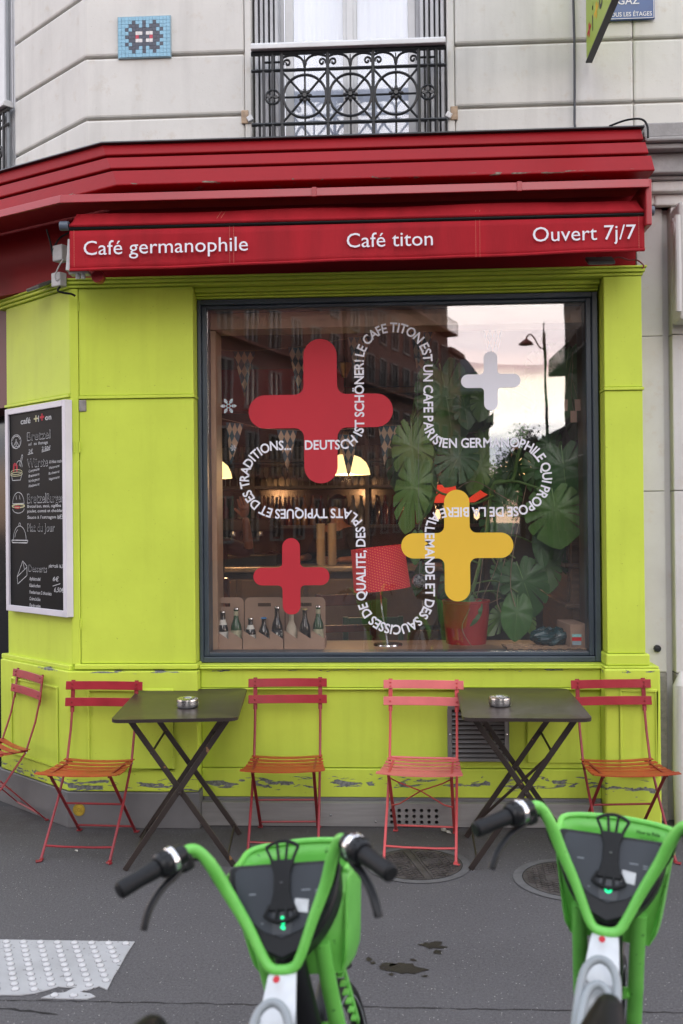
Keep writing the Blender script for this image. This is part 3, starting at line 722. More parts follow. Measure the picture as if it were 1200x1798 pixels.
# steel skirting with vent holes
sk = thing('steel_skirting', 'brushed steel kick plate under the window with a grid of round vent holes', 'kick plate')
SX = MB(); hx = [-.035+i*.0395 for i in range(7)]; hz = [.028+.031*k for k in range(3)]; hr_ = .0105
xs_ = [-1.053]+[v for h in hx for v in (h-.0198, h+.0198)][0:1]+[h+.0198 for h in hx]+[1.072]
x_a, x_b, z_a, z_b = hx[0]-.0198, hx[-1]+.0198, hz[0]-.0155, hz[-1]+.0155
yF = -.04
def quad(x0, x1, z0, z1): SX.add([(x0, yF, z0), (x1, yF, z0), (x1, yF, z1), (x0, yF, z1)], [(0, 1, 2, 3)])
quad(-1.053, x_a, .004, .128); quad(x_b, 1.072, .004, .128); quad(x_a, x_b, .004, z_a); quad(x_a, x_b, z_b, .128)
for h in hx:
    for z in hz:
        sq = [(h+.0198*a, z+.0155*b) for a, b in ((1, 0), (1, 1), (0, 1), (-1, 1), (-1, 0), (-1, -1), (0, -1), (1, -1))]
        V = [(a, yF, b) for a, b in sq]+[(h+hr_*cos(pi/4*k), yF, z+hr_*sin(pi/4*k)) for k in range(8)]+[(h+hr_*cos(pi/4*k), yF+.02, z+hr_*sin(pi/4*k)) for k in range(8)]
        SX.add(V, [(k, (k+1) % 8, 8+(k+1) % 8, 8+k) for k in range(8)]+[(8+k, 8+(k+1) % 8, 16+(k+1) % 8, 16+k) for k in range(8)])
SX.add([(-1.053, yF, .128), (1.072, yF, .128), (1.072, .0, .131), (-1.053, .0, .131)], [(0, 1, 2, 3)])
SX.build('plate', STEEL, sk)
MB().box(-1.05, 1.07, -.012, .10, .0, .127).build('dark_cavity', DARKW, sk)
MB().box(-1.05, 1.072, -.006, .02, .132, .147).build('backing_strip', GREYP, sk)
for x in (-.36, -.12, .9): MB().lathe([(.007, 0), (.005, .004), (0, .005)], 10, (x, yF, .062 if x < -.2 else .03), Euler((pi/2, 0, 0)).to_matrix()).build('screw', CHROME, sk)
# yellow disc sticker
ds = thing('round_sticker', 'small round yellow sticker on the grey skirting behind the left red chair', 'sticker', (-1.708, -.0915, .098))
ry = Euler((pi/2, 0, 0)).to_matrix()
MB().lathe([(0, .0012), (.033, .0012), (.033, 0)], 32, (0, 0, 0), ry).build('disc', mat('yellow_sticker', (.52, .36, .03), .6, 0, .2, 30), ds)
rm = MB(); n = 32
for rr, ww in ((.028, .0012), (.007, .0015)):
    rm.add([((rr+dd)*cos(2*pi*k/n), -.0018, (rr+dd)*sin(2*pi*k/n)) for dd in (0, ww) for k in range(n)], [(k, (k+1) % n, n+(k+1) % n, n+k) for k in range(n)])
for z in (.010, 0.0, -.010):
    rm.box(-.020, -.009, -.0019, -.0017, z-.001, z+.001); rm.box(.009, .020, -.0019, -.0017, z-.001, z+.001)
rm.build('print', mat('brown_print', (.16, .10, .02), .7), ds)
# air vent grille
vt = thing('vent_grille', 'grey metal louvred air vent on the green wall behind the right table', 'vent')
x0, x1, z0, z1 = .268, .590, .345, .640
fm = MB()
for a in ((x0, x1, z0, z0+.018), (x0, x1, z1-.018, z1), (x0, x0+.022, z0+.018, z1-.018), (x1-.022, x1, z0+.018, z1-.018)): fm.box(a[0], a[1], -.018, -.001, a[2], a[3])
VG = mat('galvanised_grey', (.27, .265, .26), .45, .5, .1, 6)
fm.build('vent_frame', VG, vt, bevel=.002)
MB().box(x0+.01, x1-.01, .004, .0095, z0+.01, z1-.01).build('vent_back', DARKW, vt)
nl = 10
for i in range(nl):
    z = z0+.032+i*(z1-z0-.05)/nl
    MB().obox(((x0+x1)/2, -.009, z), (x1-x0-.046, .020, .0035), Euler((.75, 0, 0)).to_matrix()).build('louvre', VG, vt)
for x, z in ((x0+.011, .49), (x1-.011, .49)): MB().lathe([(.004, .001), (0, .003)], 8, (x, -.018, z), ry).build('screw', CHROME, vt)

# ---------------- shop window
sw = thing('shop_window', 'large dark framed cafe window with plus shaped vinyls and curved white lettering', 'window')
fm_ = MB()
for lay, (x0, x1, z0, z1, ww, ya, yb) in enumerate([(-1.060, 1.090, .862, 2.852, .030, .045, .20)]):
    pass
def framebox(x0, x1, z0, z1, wl_, wr_, wb_, wt_, ya, yb, name):
    parts = [((x0, x0+wl_, z0, z1)), ((x1-wr_, x1, z0, z1)), ((x0+wl_, x1-wr_, z0, z0+wb_)), ((x0+wl_, x1-wr_, z1-wt_, z1))]
    for p in parts: MB().box(p[0], p[1], ya, yb, p[2], p[3]).build(name, DARKBLUE, sw, bevel=.004)
framebox(-1.076, 1.094, .864, 2.851, .020, .030, .030, .028, .050, .20, 'outer_frame')
framebox(-1.055, 1.063, .895, 2.822, .026, .028, .020, .018, .075, .20, 'inner_frame')
SG = glass_mat('shop_glass', 1.6, (.99, .985, .98), .5)
MB().box(-1.028, 1.034, .100, .106, .916, 2.803).build('pane', SG, sw)
GY = .098
def plus(cx, cz, R, hw, m, name, l, fil=None):
    fil = fil or hw*.55; P = []
    for q in range(4):
        a = q*pi/2
        def rot(u, v): return (cx+u*cos(a)-v*sin(a), cz+u*sin(a)+v*cos(a))
        # arm pointing +u ; start from lower fillet to upper
        for k in range(0, 7):
            t = pi/2*k/6; P.append(rot(hw+fil-fil*cos(t), -(hw+fil)+fil*sin(t)))
        for k in range(17):
            t = -pi/2+pi*k/16; P.append(rot(R-hw+hw*cos(t), hw*sin(t)))
    mb = MB(); n = len(P)
    mb.prism(P, lambda u, v, q_: (u, q_, v), GY, GY-.0006); o = mb.build(name, m, sw); lab(o, l); return o
plus(-.405, 2.236, .397, .092, REDV, 'plus_vinyl', 'large red plus vinyl')
plus(.525, 2.386, .161, .037, WHITEV, 'plus_vinyl', 'white plus vinyl')
plus(.334, 1.492, .304, .069, YELV, 'plus_vinyl', 'yellow plus vinyl')
plus(-.574, 1.330, .210, .049, REDV, 'plus_vinyl', 'small red plus vinyl')
# lettering running round a rounded plus outline
CXt, CZt = -.003, 1.862; hwt, Lt, ft = .190, .828, .10
def ring_path():
    pts = []
    def arm(a):
        out = []
        def rot(u, v): return Vector((CXt+u*cos(a)-v*sin(a), CZt+u*sin(a)+v*cos(a)))
        return rot
    # clockwise: start on the left arm's top edge going right
    for a in (pi, pi/2, 0, -pi/2):
        rot = arm(a)      # arm along +u; clockwise order: come in along v=-hw side (for a=pi it is the top), i.e. traverse arm end from v=-hw.. 
        # clockwise traversal of an arm: go out along +v side, round the end, come back along -v side
        e = Lt-hwt
        for k in range(25):
            t = pi/2-pi*k/24; pts.append(rot(e+hwt*cos(t), hwt*sin(t)))
        for k in range(9):
            t = pi/2*k/8; pts.append(rot(hwt+ft-ft*sin(t), -(hwt+ft)+ft*cos(t)))
    return pts
RP = ring_path()
# rotate so that it starts where the left arm's top edge meets x = -.49
cum = [0]
for a, b in zip(RP, RP[1:]+RP[:1]): cum.append(cum[-1]+(b-a).length)
TOT = cum[-1]
def at_len(s_):
    s_ %= TOT
    for i in range(len(RP)):
        if cum[i+1] >= s_:
            a = RP[i]; b = RP[(i+1) % len(RP)]; t = (s_-cum[i])/max(1e-9, cum[i+1]-cum[i]); return a.lerp(b, t), (b-a).normalized()
best = min(range(2000), key=lambda i: (at_len(TOT*i/2000)[0]-Vector((-.495, CZt+hwt))).length); S0 = TOT*best/2000
SENT = [("DEUTSCH", 0), ("IST", 0), ("SCHÖNER!", 0), ("LE", 0), ("CAFE", 0), ("TITON", 0), ("EST", 0), ("UN", 0), ("CAFE", 0), ("PARISIEN", 0), ("GERMANOPHILE", 0), ("QUI", 0), ("PROPOSE", 0), ("DE", 0), ("LA", 0), ("BIERE", 0), ("ALLEMANDE", 0), ("ET", 0), ("DES", 0), ("SAUCISSES", 0), ("DE", 0), ("QUALITE,", 0), ("DES", 0), ("PLATS", 0), ("TYPIQUES", 0), ("ET", 0), ("DES", 0), ("TRADITIONS...", 0)]
capH = .053; sc_ = capH/CAP; BOLD = .022
ADV = {}
def adv(ch):
    if ch not in ADV:
        if ch in ' ': ADV[ch] = .24
        else:
            a = textw('H'+ch+'H', BOLD); b = textw('HH', BOLD); ADV[ch] = (a[1]-a[0])-(b[1]-b[0])
    return ADV[ch]
total = sum(adv(c) for wd, _ in SENT for c in wd)+.24*len(SENT)
fx = (TOT-.055)/(total*sc_)       # horizontal fit
pos = S0
for wd, _ in SENT:
    mb = MB()
    for ch in wd:
        a_ = adv(ch)*sc_*fx; pc_, td = at_len(pos+a_/2); nd = Vector((-td.y, td.x))
        base = pc_-nd*capH/2
        put(mb, ch, (base.x, GY-.001, base.y), (td.x, 0, td.y), (nd.x, 0, nd.y), capH, (textw(ch, BOLD)[1]-textw(ch, BOLD)[0])*sc_*fx, BOLD, 'c')
        pos += a_
    pos += .24*sc_*fx
    lab(mb.build('lettering', WHITEV, sw), 'white curved word '+wd)
# snowflakes
def snow(cx, cz, R):
    mb = MB()
    def seg(a, b, w_):
        a = Vector(a); b = Vector(b); d_ = (b-a).normalized(); n_ = Vector((-d_.y, d_.x))*w_/2
        mb.add([(cx+p.x, GY, cz+p.y) for p in (a-n_, b-n_, b+n_, a+n_)], [(0, 1, 2, 3)])
    for k in range(6):
        c_, s_ = cos(k*pi/3), sin(k*pi/3)
        def P(u, v): return (u*c_-v*s_, u*s_+v*c_)
        seg(P(R*.18, 0), P(R, 0), R*.09)
        for u, l_ in ((.42, .26), (.62, .24), (.8, .16)):
            for sg in (-1, 1): seg(P(R*u, 0), P(R*(u+l_*.7), sg*R*l_*.75), R*.08)
        seg(P(R*.25, 0), (R*.25*cos((k+1)*pi/3), R*.25*sin((k+1)*pi/3)), R*.08)
    return mb.build('snowflake_vinyl', WHITEV, sw)
lab(snow(-.914, 2.272, .045), 'larger white snowflake vinyl'); lab(snow(-.889, 2.040, .018), 'tiny white snowflake vinyl')
# stickers bottom right
lab(MB().box(.948, .998, GY-.0006, GY, .992, 1.008).build('glass_sticker', mat('pale_teal_print', (.25, .48, .50), .5, 0, .3, 200), sw), 'pale blue strip sticker')
lab(MB().box(.948, .998, GY-.0006, GY, .972, .991).build('glass_sticker', mat('red_print', (.42, .02, .03), .5), sw), 'red strip sticker')
lab(MB().box(.949, .997, GY-.0006, GY, .949, .971).build('glass_sticker', mat('clear_grey_print', (.22, .27, .32), .5), sw), 'grey blue strip sticker')

# ---------------- stone on the right
rbn = thing('neighbour_building', 'weathered stone pier of the next building at the right edge', 'building')
for z0, z1 in ((.0, .80), (.803, 1.775), (1.778, 2.612), (2.615, 3.42)):
    MB().box(1.368 if z0 == 0 else 1.315, 1.452, .10, .35, z0, z1).build('stone_block', ROUGHC if z0 == 0 else STONE2, rbn, bevel=.004)
    MB().box(1.488, 2.4, .06, .35, z0, z1).build('stone_block', ROUGHC if z0 == 0 else STONE2, rbn, bevel=.006)
MB().box(1.452, 1.488, .13, .35, .0, 3.42).build('joint_recess', STONE2, rbn)
MB().tube([(1.505, .02, 0), (1.495, .025, .30), (1.50, .03, .74), (1.52, .07, .81)], [.045, .04, .038, .01], 12).build('corner_guard_stone', STONE2, rbn, smooth=True)
# its cornice
for z0, z1, y in ((3.42, 3.44, -.02), (3.442, 3.545, -.06), (3.547, 3.575, -.12), (3.577, 3.60, -.15), (3.602, 3.68, -.13)):
    MB().box(1.31+(.0 if z0 < 3.45 else -.005), 2.4, y, .35, z0, z1).build('cornice_moulding', mat('grey_stone', (.40, .39, .39), .8, 0, .25, 6, .5, 60, col2=(.22, .215, .21)), rbn, bevel=.008)
for z0, z1, y, x0 in ((3.30, 3.36, .04, 1.40), (3.362, 3.418, .0, 1.37)):
    MB().box(x0, 2.4, y, .35, z0, z1).build('cornice_moulding', STONE2, rbn, bevel=.01)
cb = MB(); cb.box(1.485, 1.64, -.10, .06, 2.66, 3.28); cb.build('console_bracket', STONE2, rbn, bevel=.02)
MB().tube([(1.468, -.08+.035*cos(t)*(1-t/16), 3.14+.05*sin(t)*(1-t/16)) for t in [q*.5 for q in range(26)]], .014, 8).build('console_scroll', STONE2, rbn, smooth=True)
MB().tube([(1.475, -.115, 2.70), (1.475, -.12, 2.95), (1.475, -.11, 3.2)], .016, 8).build('console_scroll', STONE2, rbn, smooth=True)
MB().lathe([(0, .02), (.018, .018), (.02, 0)], 12, (1.40, .10, .93), ry).build('iron_stub', IRON, rbn)
# ---------------- wall fittings
cb_ = MB().tube([(.975, .040, 5.6), (.978, .040, 4.7), (.985, .040, 4.2), (.983, .040, 3.9), (.980, .035, 3.75), (.990, .02, 3.66)], .0065, 8); tag(cb_.build('wall_cable', mat('grey_cable', (.06, .065, .075), .5), smooth=True), 'dark cable running down the stone wall left of the green sign', 'cable')
cb_ = MB().tube(curve([Vector(p) for p in [(1.12, -.16, 3.655), (1.20, -.19, 3.672), (1.27, -.215, 3.665), (1.296, -.23, 3.625), (1.297, -.24, 3.56)]]), .0055, 8); tag(cb_.build('flashing_cable', BLACKR, smooth=True), 'black cable looping over the right end of the red fascia', 'cable')
gz = thing('gas_plaque', 'small blue enamel gas plaque with white letters at top right', 'sign')
MB().box(1.115, 1.408, .028, .040, 4.296, 4.475).build('plate', mat('blue_enamel', (.028, .085, .27), .3, 0, .15, 10), gz, bevel=.002)
m2 = MB(); put(m2, 'GAZ', (1.270, .0265, 4.378), (1, 0, 0), (0, 0, 1), .042, .115, .01, 'c'); m2.build('lettering', WHITEV, gz)
m2 = MB(); put(m2, 'À TOUS LES ÉTAGES', (1.2615, .0265, 4.313), (1, 0, 0), (0, 0, 1), .024, .262, .012, 'c'); m2.build('lettering', WHITEV, gz)
m2 = MB()
for a in ((1.119, 1.404, 4.300, 4.303), (1.119, 1.122, 4.300, 4.472), (1.401, 1.404, 4.300, 4.472)): m2.box(a[0], a[1], .0262, .0275, a[2], a[3])
m2.build('border_line', WHITEV, gz)
bs = thing('hanging_sign', 'green projecting sign with black and red letters cut off by the top edge', 'sign')
SGN = mat('sign_green', (.36, .50, .06), .4, 0, .06, 4)
MB().box(1.040, 1.066, -.72, .00, 4.068, 4.75).build('sign_board', SGN, bs, bevel=.002)
MB().box(1.036, 1.070, -.725, .005, 4.060, 4.0675).build('edge_trim', BLACKP, bs)
BL = mat('sign_black', (.02, .02, .022), .5)
def sgt(ch, y, z, cap, m, wd=None, bold=.02):
    q = MB(); put(q, ch, (1.0385, y, z), (0, -1, .05), (0, .0, 1), cap, wd, bold, 'c'); q.build('lettering', m, bs)
sgt('+', -.085, 4.145, .10, REDV, .10, .03); sgt('ı', -.175, 4.15, .115, BL, .02, .03); sgt('+', -.27, 4.15, .11, YELV, .11, .03); sgt('o', -.385, 4.16, .13, BL, .09, .02); sgt('n', -.50, 4.17, .13, BL, .08, .02)
q = MB(); q.lathe([(0, 0), (.011, 0)], 12, (1.0385, -.178, 4.262), Euler((0, -pi/2, 0)).to_matrix()); q.build('lettering', BL, bs)
# mosaic stand-in: plain tile panel
mo = thing('tile_mosaic', 'small light blue tile mosaic with a dark geometric pattern on the stone wall', 'mosaic', (-1.496, .048, 4.190))
MB().box(-.004, .292, -.010, .0, -.004, .226).build('mosaic_bed', mat('tile_grout', (.30, .42, .48), .8), mo)
TB = mat('blue_tile', (.25, .50, .66), .3, 0, .12, 30); TDk = mat('slate_tile', (.055, .065, .10), .3, 0, .15, 30); TR = mat('red_tile', (.52, .03, .07), .3); TWh = mat('white_tile', (.75, .73, .72), .3)
nxm, nzm = 15, 11; tw = .288/nxm; thh = .222/nzm
pat = ["...............", "....#..#..#....", "...###.#.###...", "..#.#######.#..", "...##oo#oo##...", "..###r###r###..", "...##oo#oo##...", "..#.#######.#..", "...###.#.###...", "....#..#..#....", "..............."]
tms = {}
def tile_mesh(m):
    if m.name not in tms:
        o = MB().box(.0006, tw-.0006, -.014, -.009, .0006, thh-.0006).build('tile', m); tms[m.name] = o.data; bpy.data.objects.remove(o)
    return tms[m.name]
for j, row in enumerate(pat):
    for i, ch in enumerate(row):
        m = {'.': TB, '#': TDk, 'o': TWh, 'r': TR}[ch]
        o = bpy.data.objects.new('tile', tile_mesh(m)); COL.objects.link(o); o.parent = mo; o.location = (i*tw, 0, .222-(j+1)*thh)

# junction boxes, lights and cables under the awning corner
WB = mat('aged_white_plastic', (.50, .50, .50), .5, 0, .1, 20, .1, 60)
R41 = CH3
def cbox(name, c, size, m, l, rot=None, cat='electrical box'):
    o = MB().obox((0, 0, 0), size, rot).build(name, m, None, bevel=.006); o.location = c; return tag(o, l, cat)
cbox('junction_box', (-1.765, -.14, 3.07), (.072, .06, .085), WB, 'larger off white junction box behind the left end of the valance', Euler((0, 0, -.5)).to_matrix())
cbox('junction_box', (-1.785, -.12, 2.935), (.068, .05, .075), WB, 'small white junction box hanging above the green corner moulding', Euler((0, 0, -.5)).to_matrix())
mt = thing('awning_motor_bracket', 'grubby white bracket with two cable glands at the left end of the valance', 'bracket')
MB().obox((-1.640, -.37, 2.995), (.022, .05, .16), Euler((0, .08, 0)).to_matrix()).build('plate', WB, mt, bevel=.003)
MB().obox((-1.60, -.34, 2.912), (.10, .06, .018)).build('foot', WB, mt, bevel=.004)
for x in (-1.605, -1.578): MB().tube([(x, -.36, 2.905), (x, -.36, 2.878)], .012, 10).build('cable_gland', GREYB, mt, smooth=True)
MB().tube([(-1.515, -.33, 2.900), (-1.515, -.28, 2.900)], .032, 20).build('roller_end', REDM, mt, bevel=.004)
def cable(pts, r, m, l):
    P = [Vector(p) for p in pts]; Q = []
    for i in range(len(P)-1):
        p0, p1, p2, p3 = P[max(i-1, 0)], P[i], P[i+1], P[min(i+2, len(P)-1)]
        for k in range(6):
            t = k/6; Q.append(.5*((2*p1)+(p2-p0)*t+(2*p0-5*p1+4*p2-p3)*t*t+(3*p1-p0-3*p2+p3)*t**3))
    Q.append(P[-1]); return tag(MB().tube(Q, r, 7).build('cable', m, smooth=True), l, 'cable')
cable([(-1.74, -.18, 3.03), (-1.765, -.17, 3.0), (-1.79, -.165, 2.95), (-1.785, -.155, 2.925), (-1.765, -.155, 2.94)], .004, WB, 'thin white cable looped over the small white junction box')
cable([(-1.775, -.13, 2.90), (-1.785, -.14, 2.875), (-1.76, -.13, 2.865), (-1.72, -.12, 2.86), (-1.70, -.11, 2.85)], .006, BLACKR, 'black cable from the small junction box down over the green moulding')
cable([(-1.84, -.15, 3.20), (-1.82, -.15, 3.13), (-1.81, -.14, 3.06), (-1.80, -.15, 3.10), (-1.77, -.15, 3.15), (-1.72, -.17, 3.17), (-1.66, -.17, 3.20)], .005, BLACKR, 'tangled black cable in the dark gap left of the awning fabric')
cable([(1.10, -.20, 2.955), (1.15, -.21, 2.965), (1.20, -.21, 2.95), (1.24, -.22, 2.945), (1.27, -.23, 2.915), (1.262, -.23, 2.90)], .004, mat('rusty_cable', (.20, .02, .03), .5), 'thin red cable dangling under the right end of the valance')
def flood(c, rz, l):
    t = thing('floodlight', l, 'lamp', c, rz)
    R = Euler((.5, 0, 0)).to_matrix()
    MB().obox((0, 0, 0), (.135, .09, .018), R).build('housing', mat('lamp_grey', (.12, .12, .11), .4, .3), t, bevel=.004)
    MB().obox((0, -.006, -.011), (.115, .07, .004), R).build('lens', mat('lamp_lens', (.24, .26, .20), .25), t)
    MB().obox((.0, .06, .02), (.03, .07, .012)).build('arm', BLACKP, t)
    return t
flood((1.05, -.24, 2.942), 0, 'slim floodlight under the right end of the awning')
flood((-1.93, -.02, 2.93), -A41, 'slim floodlight on the angled corner left of the junction boxes')
t = thing('side_awning', 'left awning seen only by its dark end cap on the angled corner', 'awning')
MB().tube([(-2.22, -.18, 3.12), (-2.14, -.24, 3.085)], .035, 14).build('end_cap', mat('grey_end_cap', (.1, .13, .17)), t, smooth=True, bevel=.004)
c0 = Vector((-2.14, -.24, 3.10))
MB().prism([(0, 0), (.9, 0), (.9, -.04), (0, -.04)], lambda u, v, q: c0+TC*u+Vector((0, q, v+.06)), 0, .2).build('canopy_fabric', FABRIC, t)
# chalk board menu on the chamfer
cbd = thing('menu_board', 'tall blackboard menu in a white frame on the angled green wall', 'menu board')
CO = .042; s0, s1, z0, z1 = -.019, .651, 1.128, 2.299; fw = .034
chbox(MB(), SC, s0+.01, s1-.01, .004, .034, z0+.01, z1-.01).build('board', BOARDM, cbd)
WF = mat('white_frame', (.62, .60, .66), .4, 0, .05, 5)
for a in ((s0, s0+fw, z0, z1), (s1-fw, s1, z0, z1), (s0+fw, s1-fw, z0, z0+fw), (s0+fw, s1-fw, z1-fw, z1)): chbox(MB(), SC, a[0], a[1], .002, CO+.004, a[2], a[3]).build('board_frame', WF, cbd, bevel=.003)
BX = -TD
def B(u, v, o=.0352): # u,v in board fractions from top-left (viewer's left)
    return chm(SC, s1-u*(s1-s0), o, z1-v*(z1-z0))
def bt(txt, u, v, cap, u2=None, m=CHALK, bold=.0, sh=.0, rot=0.):
    q = MB(); bold = max(bold, .012); a = B(u, v); wd = None if u2 is None else (u2-u)*(s1-s0)
    put(q, txt, a, (BX+Vector((0, 0, rot))), (0, 0, 1), cap, wd, bold, 'l', sh); lab(q.build('chalk_lettering', m, cbd), 'chalk words '+txt)
def bs_(pts, m=CHALK, w_=.004, name='chalk_drawing'):
    q = MB(); P = [B(u, v) for u, v in pts]
    for a, b in zip(P, P[1:]):
        d_ = (b-a)
        if d_.length < 1e-6: continue
        d_.normalize(); n_ = d_.cross(ND)*w_/2; q.add([a-n_, b-n_, b+n_, a+n_], [(0, 1, 2, 3)])
    return q.build(name, m, cbd)
bt('café', .25, .083, .034, .42, bold=.02); bt('i', .545, .082, .036, .56, bold=.03); bt('on', .66, .080, .030, .76, bold=.03)
bt('+', .475, .088, .052, .545, CHALKY, .02); bt('+', .575, .085, .052, .645, CHALKR, .04)
def outline_text(txt, u, v, cap, u2):
    bt(txt, u, v, cap, u2, bold=.012); q = MB(); a = B(u+.006, v-.002, .0358); put(q, txt, a, BX, (0, 0, 1), cap*.93, (u2-u-.012)*(s1-s0), -.004); q.build('chalk_inner', BOARDM, cbd)
outline_text('Bretzel', .36, .168, .050, .74); bt('sel   ou  fromage', .38, .192, .018, .70, sh=.2); bt('2€', .38, .228, .022, .45, sh=.2); bt('2,50€', .60, .222, .022, .74, sh=.2)
bs_([(.37, .234), (.46, .230)]); bs_([(.60, .229), (.73, .222)])
outline_text('Würste', .36, .298, .052, .70); bt('& frites maison', .72, .286, .018, .95, sh=.2)
for i, (a, b) in enumerate((('Currywurst', 'Weisswurst'), ('Bratwurst', 'Bockwurst'), ('Nürnbergwurst', 'Veganwurst'), ('Rindswurst', ''))):
    bt(a, .38, .322+i*.024, .016, .56, sh=.2, rot=.08)
    if b: bt(b, .71, .314+i*.026, .015, .88, sh=.2, rot=.08)
outline_text('Bretzel', .355, .470, .056, .665); outline_text('Burger', .68, .470, .052, .94)
bt('Bretzel bun, steak, oignons', .355, .492, .017, .90); bt('poulet, comté et cheddar', .355, .515, .017, .93); bt("Sauce à l'estragon", .355, .545, .018, .82); bt('16€50', .84, .548, .024, .95, bold=.01, sh=.2)
outline_text('Plat du Jour', .355, .606, .046, .80)
outline_text('Desserts', .37, .800, .040, .67); bt('plat+café 16,5€', .70, .775, .020, .95, sh=.2, bold=.01)
for i, q_ in enumerate(('Apfelstrudel', 'Käsekuchen', 'Fondant aux 2 chocolats', 'Crème brûlée', 'Forêt noire')):
    bt(q_, .38, .842+i*.032, .020, .56 if i != 2 else .74, sh=.15, bold=.006 if i < 4 else .014)
bt('6€', .76, .838, .026, .85, sh=.3); bt('6,50€', .78, .888, .026, .93, sh=.3); bs_([(.76, .862), (.88, .848)])
# drawings
def ell(cu_, cv_, ru, rv, a0=0, a1=360, n=18): return [(cu_+ru*cos(radians(a0+(a1-a0)*k/n)), cv_+rv*sin(radians(a0+(a1-a0)*k/n))) for k in range(n+1)]
bs_(ell(.17, .165, .085, .034)); bs_(ell(.14, .172, .04, .02, -60, 200)); bs_(ell(.20, .172, .04, .02, -20, 240)); bs_([(.11, .195), (.17, .16), (.23, .195)]); bs_(ell(.17, .158, .06, .02, 180, 360))
bs_(ell(.17, .315, .10, .012), CHALKY); bs_(ell(.17, .325, .105, .010), CHALKY); bs_([(.08, .32), (.10, .355), (.24, .355), (.27, .32)]); bs_([(.12, .312), (.13, .275), (.18, .28), (.18, .312)], CHALKR, .016); bs_(ell(.22, .285, .05, .025, 180, 380)); bs_([(.22, .285), (.27, .232), (.285, .238), (.24, .29)])
bs_(ell(.20, .47, .10, .055, 180, 360)); bs_([(.10, .47), (.30, .47)]); bs_(ell(.20, .482, .11, .008), CHALKY, .007); bs_(ell(.18, .488, .05, .005), CHALKR, .007); bs_(ell(.20, .495, .10, .022, 0, 180)); bs_([(.16, .43), (.17, .45)]); bs_([(.22, .43), (.23, .45)])
bs_(ell(.22, .645, .11, .065, 180, 360)); bs_([(.08, .65), (.36, .65), (.35, .662), (.09, .662), (.08, .65)], w_=.006); bs_(ell(.22, .573, .015, .008)); bs_(ell(.22, .645, .085, .05, 190, 250))
bs_([(.17, .83), (.27, .75), (.34, .775), (.34, .82), (.18, .865), (.17, .83), (.34, .78)]); bs_([(.27, .75), (.30, .795)])
# dark entrance at the far left
en = thing('cafe_entrance', 'dark glazed cafe entrance at the left edge beyond the menu board', 'doorway')
chbox(MB(), SC, .76, 2.4, -.30, -.26, .0, 2.95).build('door_glass', mat('dark_door', (.010, .010, .011), .12, spec=.25), en)
chbox(MB(), SC, .722, .775, -.26, -.03, .84, 2.32).build('door_frame', DARKBLUE, en, bevel=.004)
chbox(MB(), SC, .722, 2.4, -.26, -.03, 2.33, 2.95).build('transom', mat('dark_transom', (.10, .008, .012), .5), en)

# ================================================================== INTERIOR
inn = thing('cafe_room', 'dim cafe interior with dark red walls seen through the window', 'room', kind='structure')
def R_(mb, name, m, b=0.): return structure(mb.build(name, m, inn, bevel=b))
R_(MB().box(-1.98, 3.2, .25, 1.3, .02, .06), 'floor', DWOOD); R_(MB().box(-3.0, 3.2, 1.3, 6.2, .02, .06), 'floor', DWOOD)
R_(MB().box(-3.0, 3.2, 6.1, 6.2, .05, 3.3), 'back_wall', DARKW)
R_(MB().box(-2.2, -.45, 6.04, 6.09, 2.3, 3.3), 'red_wall', REDW)
CEI = mat('brown_ceiling', (.075, .045, .03), .6); R_(MB().box(-2.0, 3.2, .40, 1.3, 3.15, 3.3), 'ceiling', CEI); R_(MB().box(-3.0, 3.2, 1.3, 6.2, 3.15, 3.3), 'ceiling', CEI)
R_(MB().box(-3.0, -2.9, 1.3, 6.2, .05, 3.3), 'side_wall', DARKW)
R_(MB().box(3.1, 3.2, .4, 6.2, .05, 3.3), 'side_wall', DARKW)
R_(MB().box(-2.3, -.50, 4.5, 4.58, 2.72, 3.14), 'red_wall', REDW)
R_(MB().box(-1.04, 1.06, .205, .40, 2.715, 3.1), 'lintel', LWOOD, .004)
R_(MB().box(-1.052, -1.003, .205, .40, .915, 2.71), 'reveal_board', LWOOD, .003)
R_(MB().box(1.045, 1.09, .205, .40, .915, 2.71), 'reveal_board', DWOOD, .003)
R_(MB().box(-1.04, 1.06, .110, .62, .870, .914), 'display_shelf', mat('shelf_wood', (.30, .19, .12), .5, 0, .2, 5), .003)
# dark walls beside the bay (inside)
R_(MB().box(-1.98, -1.06, .31, .38, .05, 3.15), 'front_wall', DARKW); R_(MB().box(1.095, 3.1, .31, .38, .05, 3.15), 'front_wall', DARKW); R_(MB().box(-1.06, 1.095, .31, .38, .05, .86), 'front_wall', DARKW)
# wooden panel case right
pc = thing('wood_cabinet', 'brown panelled wooden cabinet at the right end of the display shelf', 'cabinet')
MB().box(1.04, 1.30, .62, 1.8, .06, 1.75).build('carcass', WOOD, pc, bevel=.004)
for z in (1.10, 1.34, 1.74): MB().box(1.00, 1.32, .60, 1.82, z, z+.025).build('moulding', WOOD, pc, bevel=.006)
for z in (1.13, 1.38): MB().box(1.030, 1.042, .70, 1.1, z, z+.18).build('raised_panel', WOOD, pc, bevel=.01)
bx_ = thing('cardboard_box', 'plain cardboard box behind the small stickers at bottom right of the window', 'box', (1.0, .30, .914), .1)
MB().box(-.055, .045, -.10, .18, 0, .135).build('carton', CARD, bx_, bevel=.003)
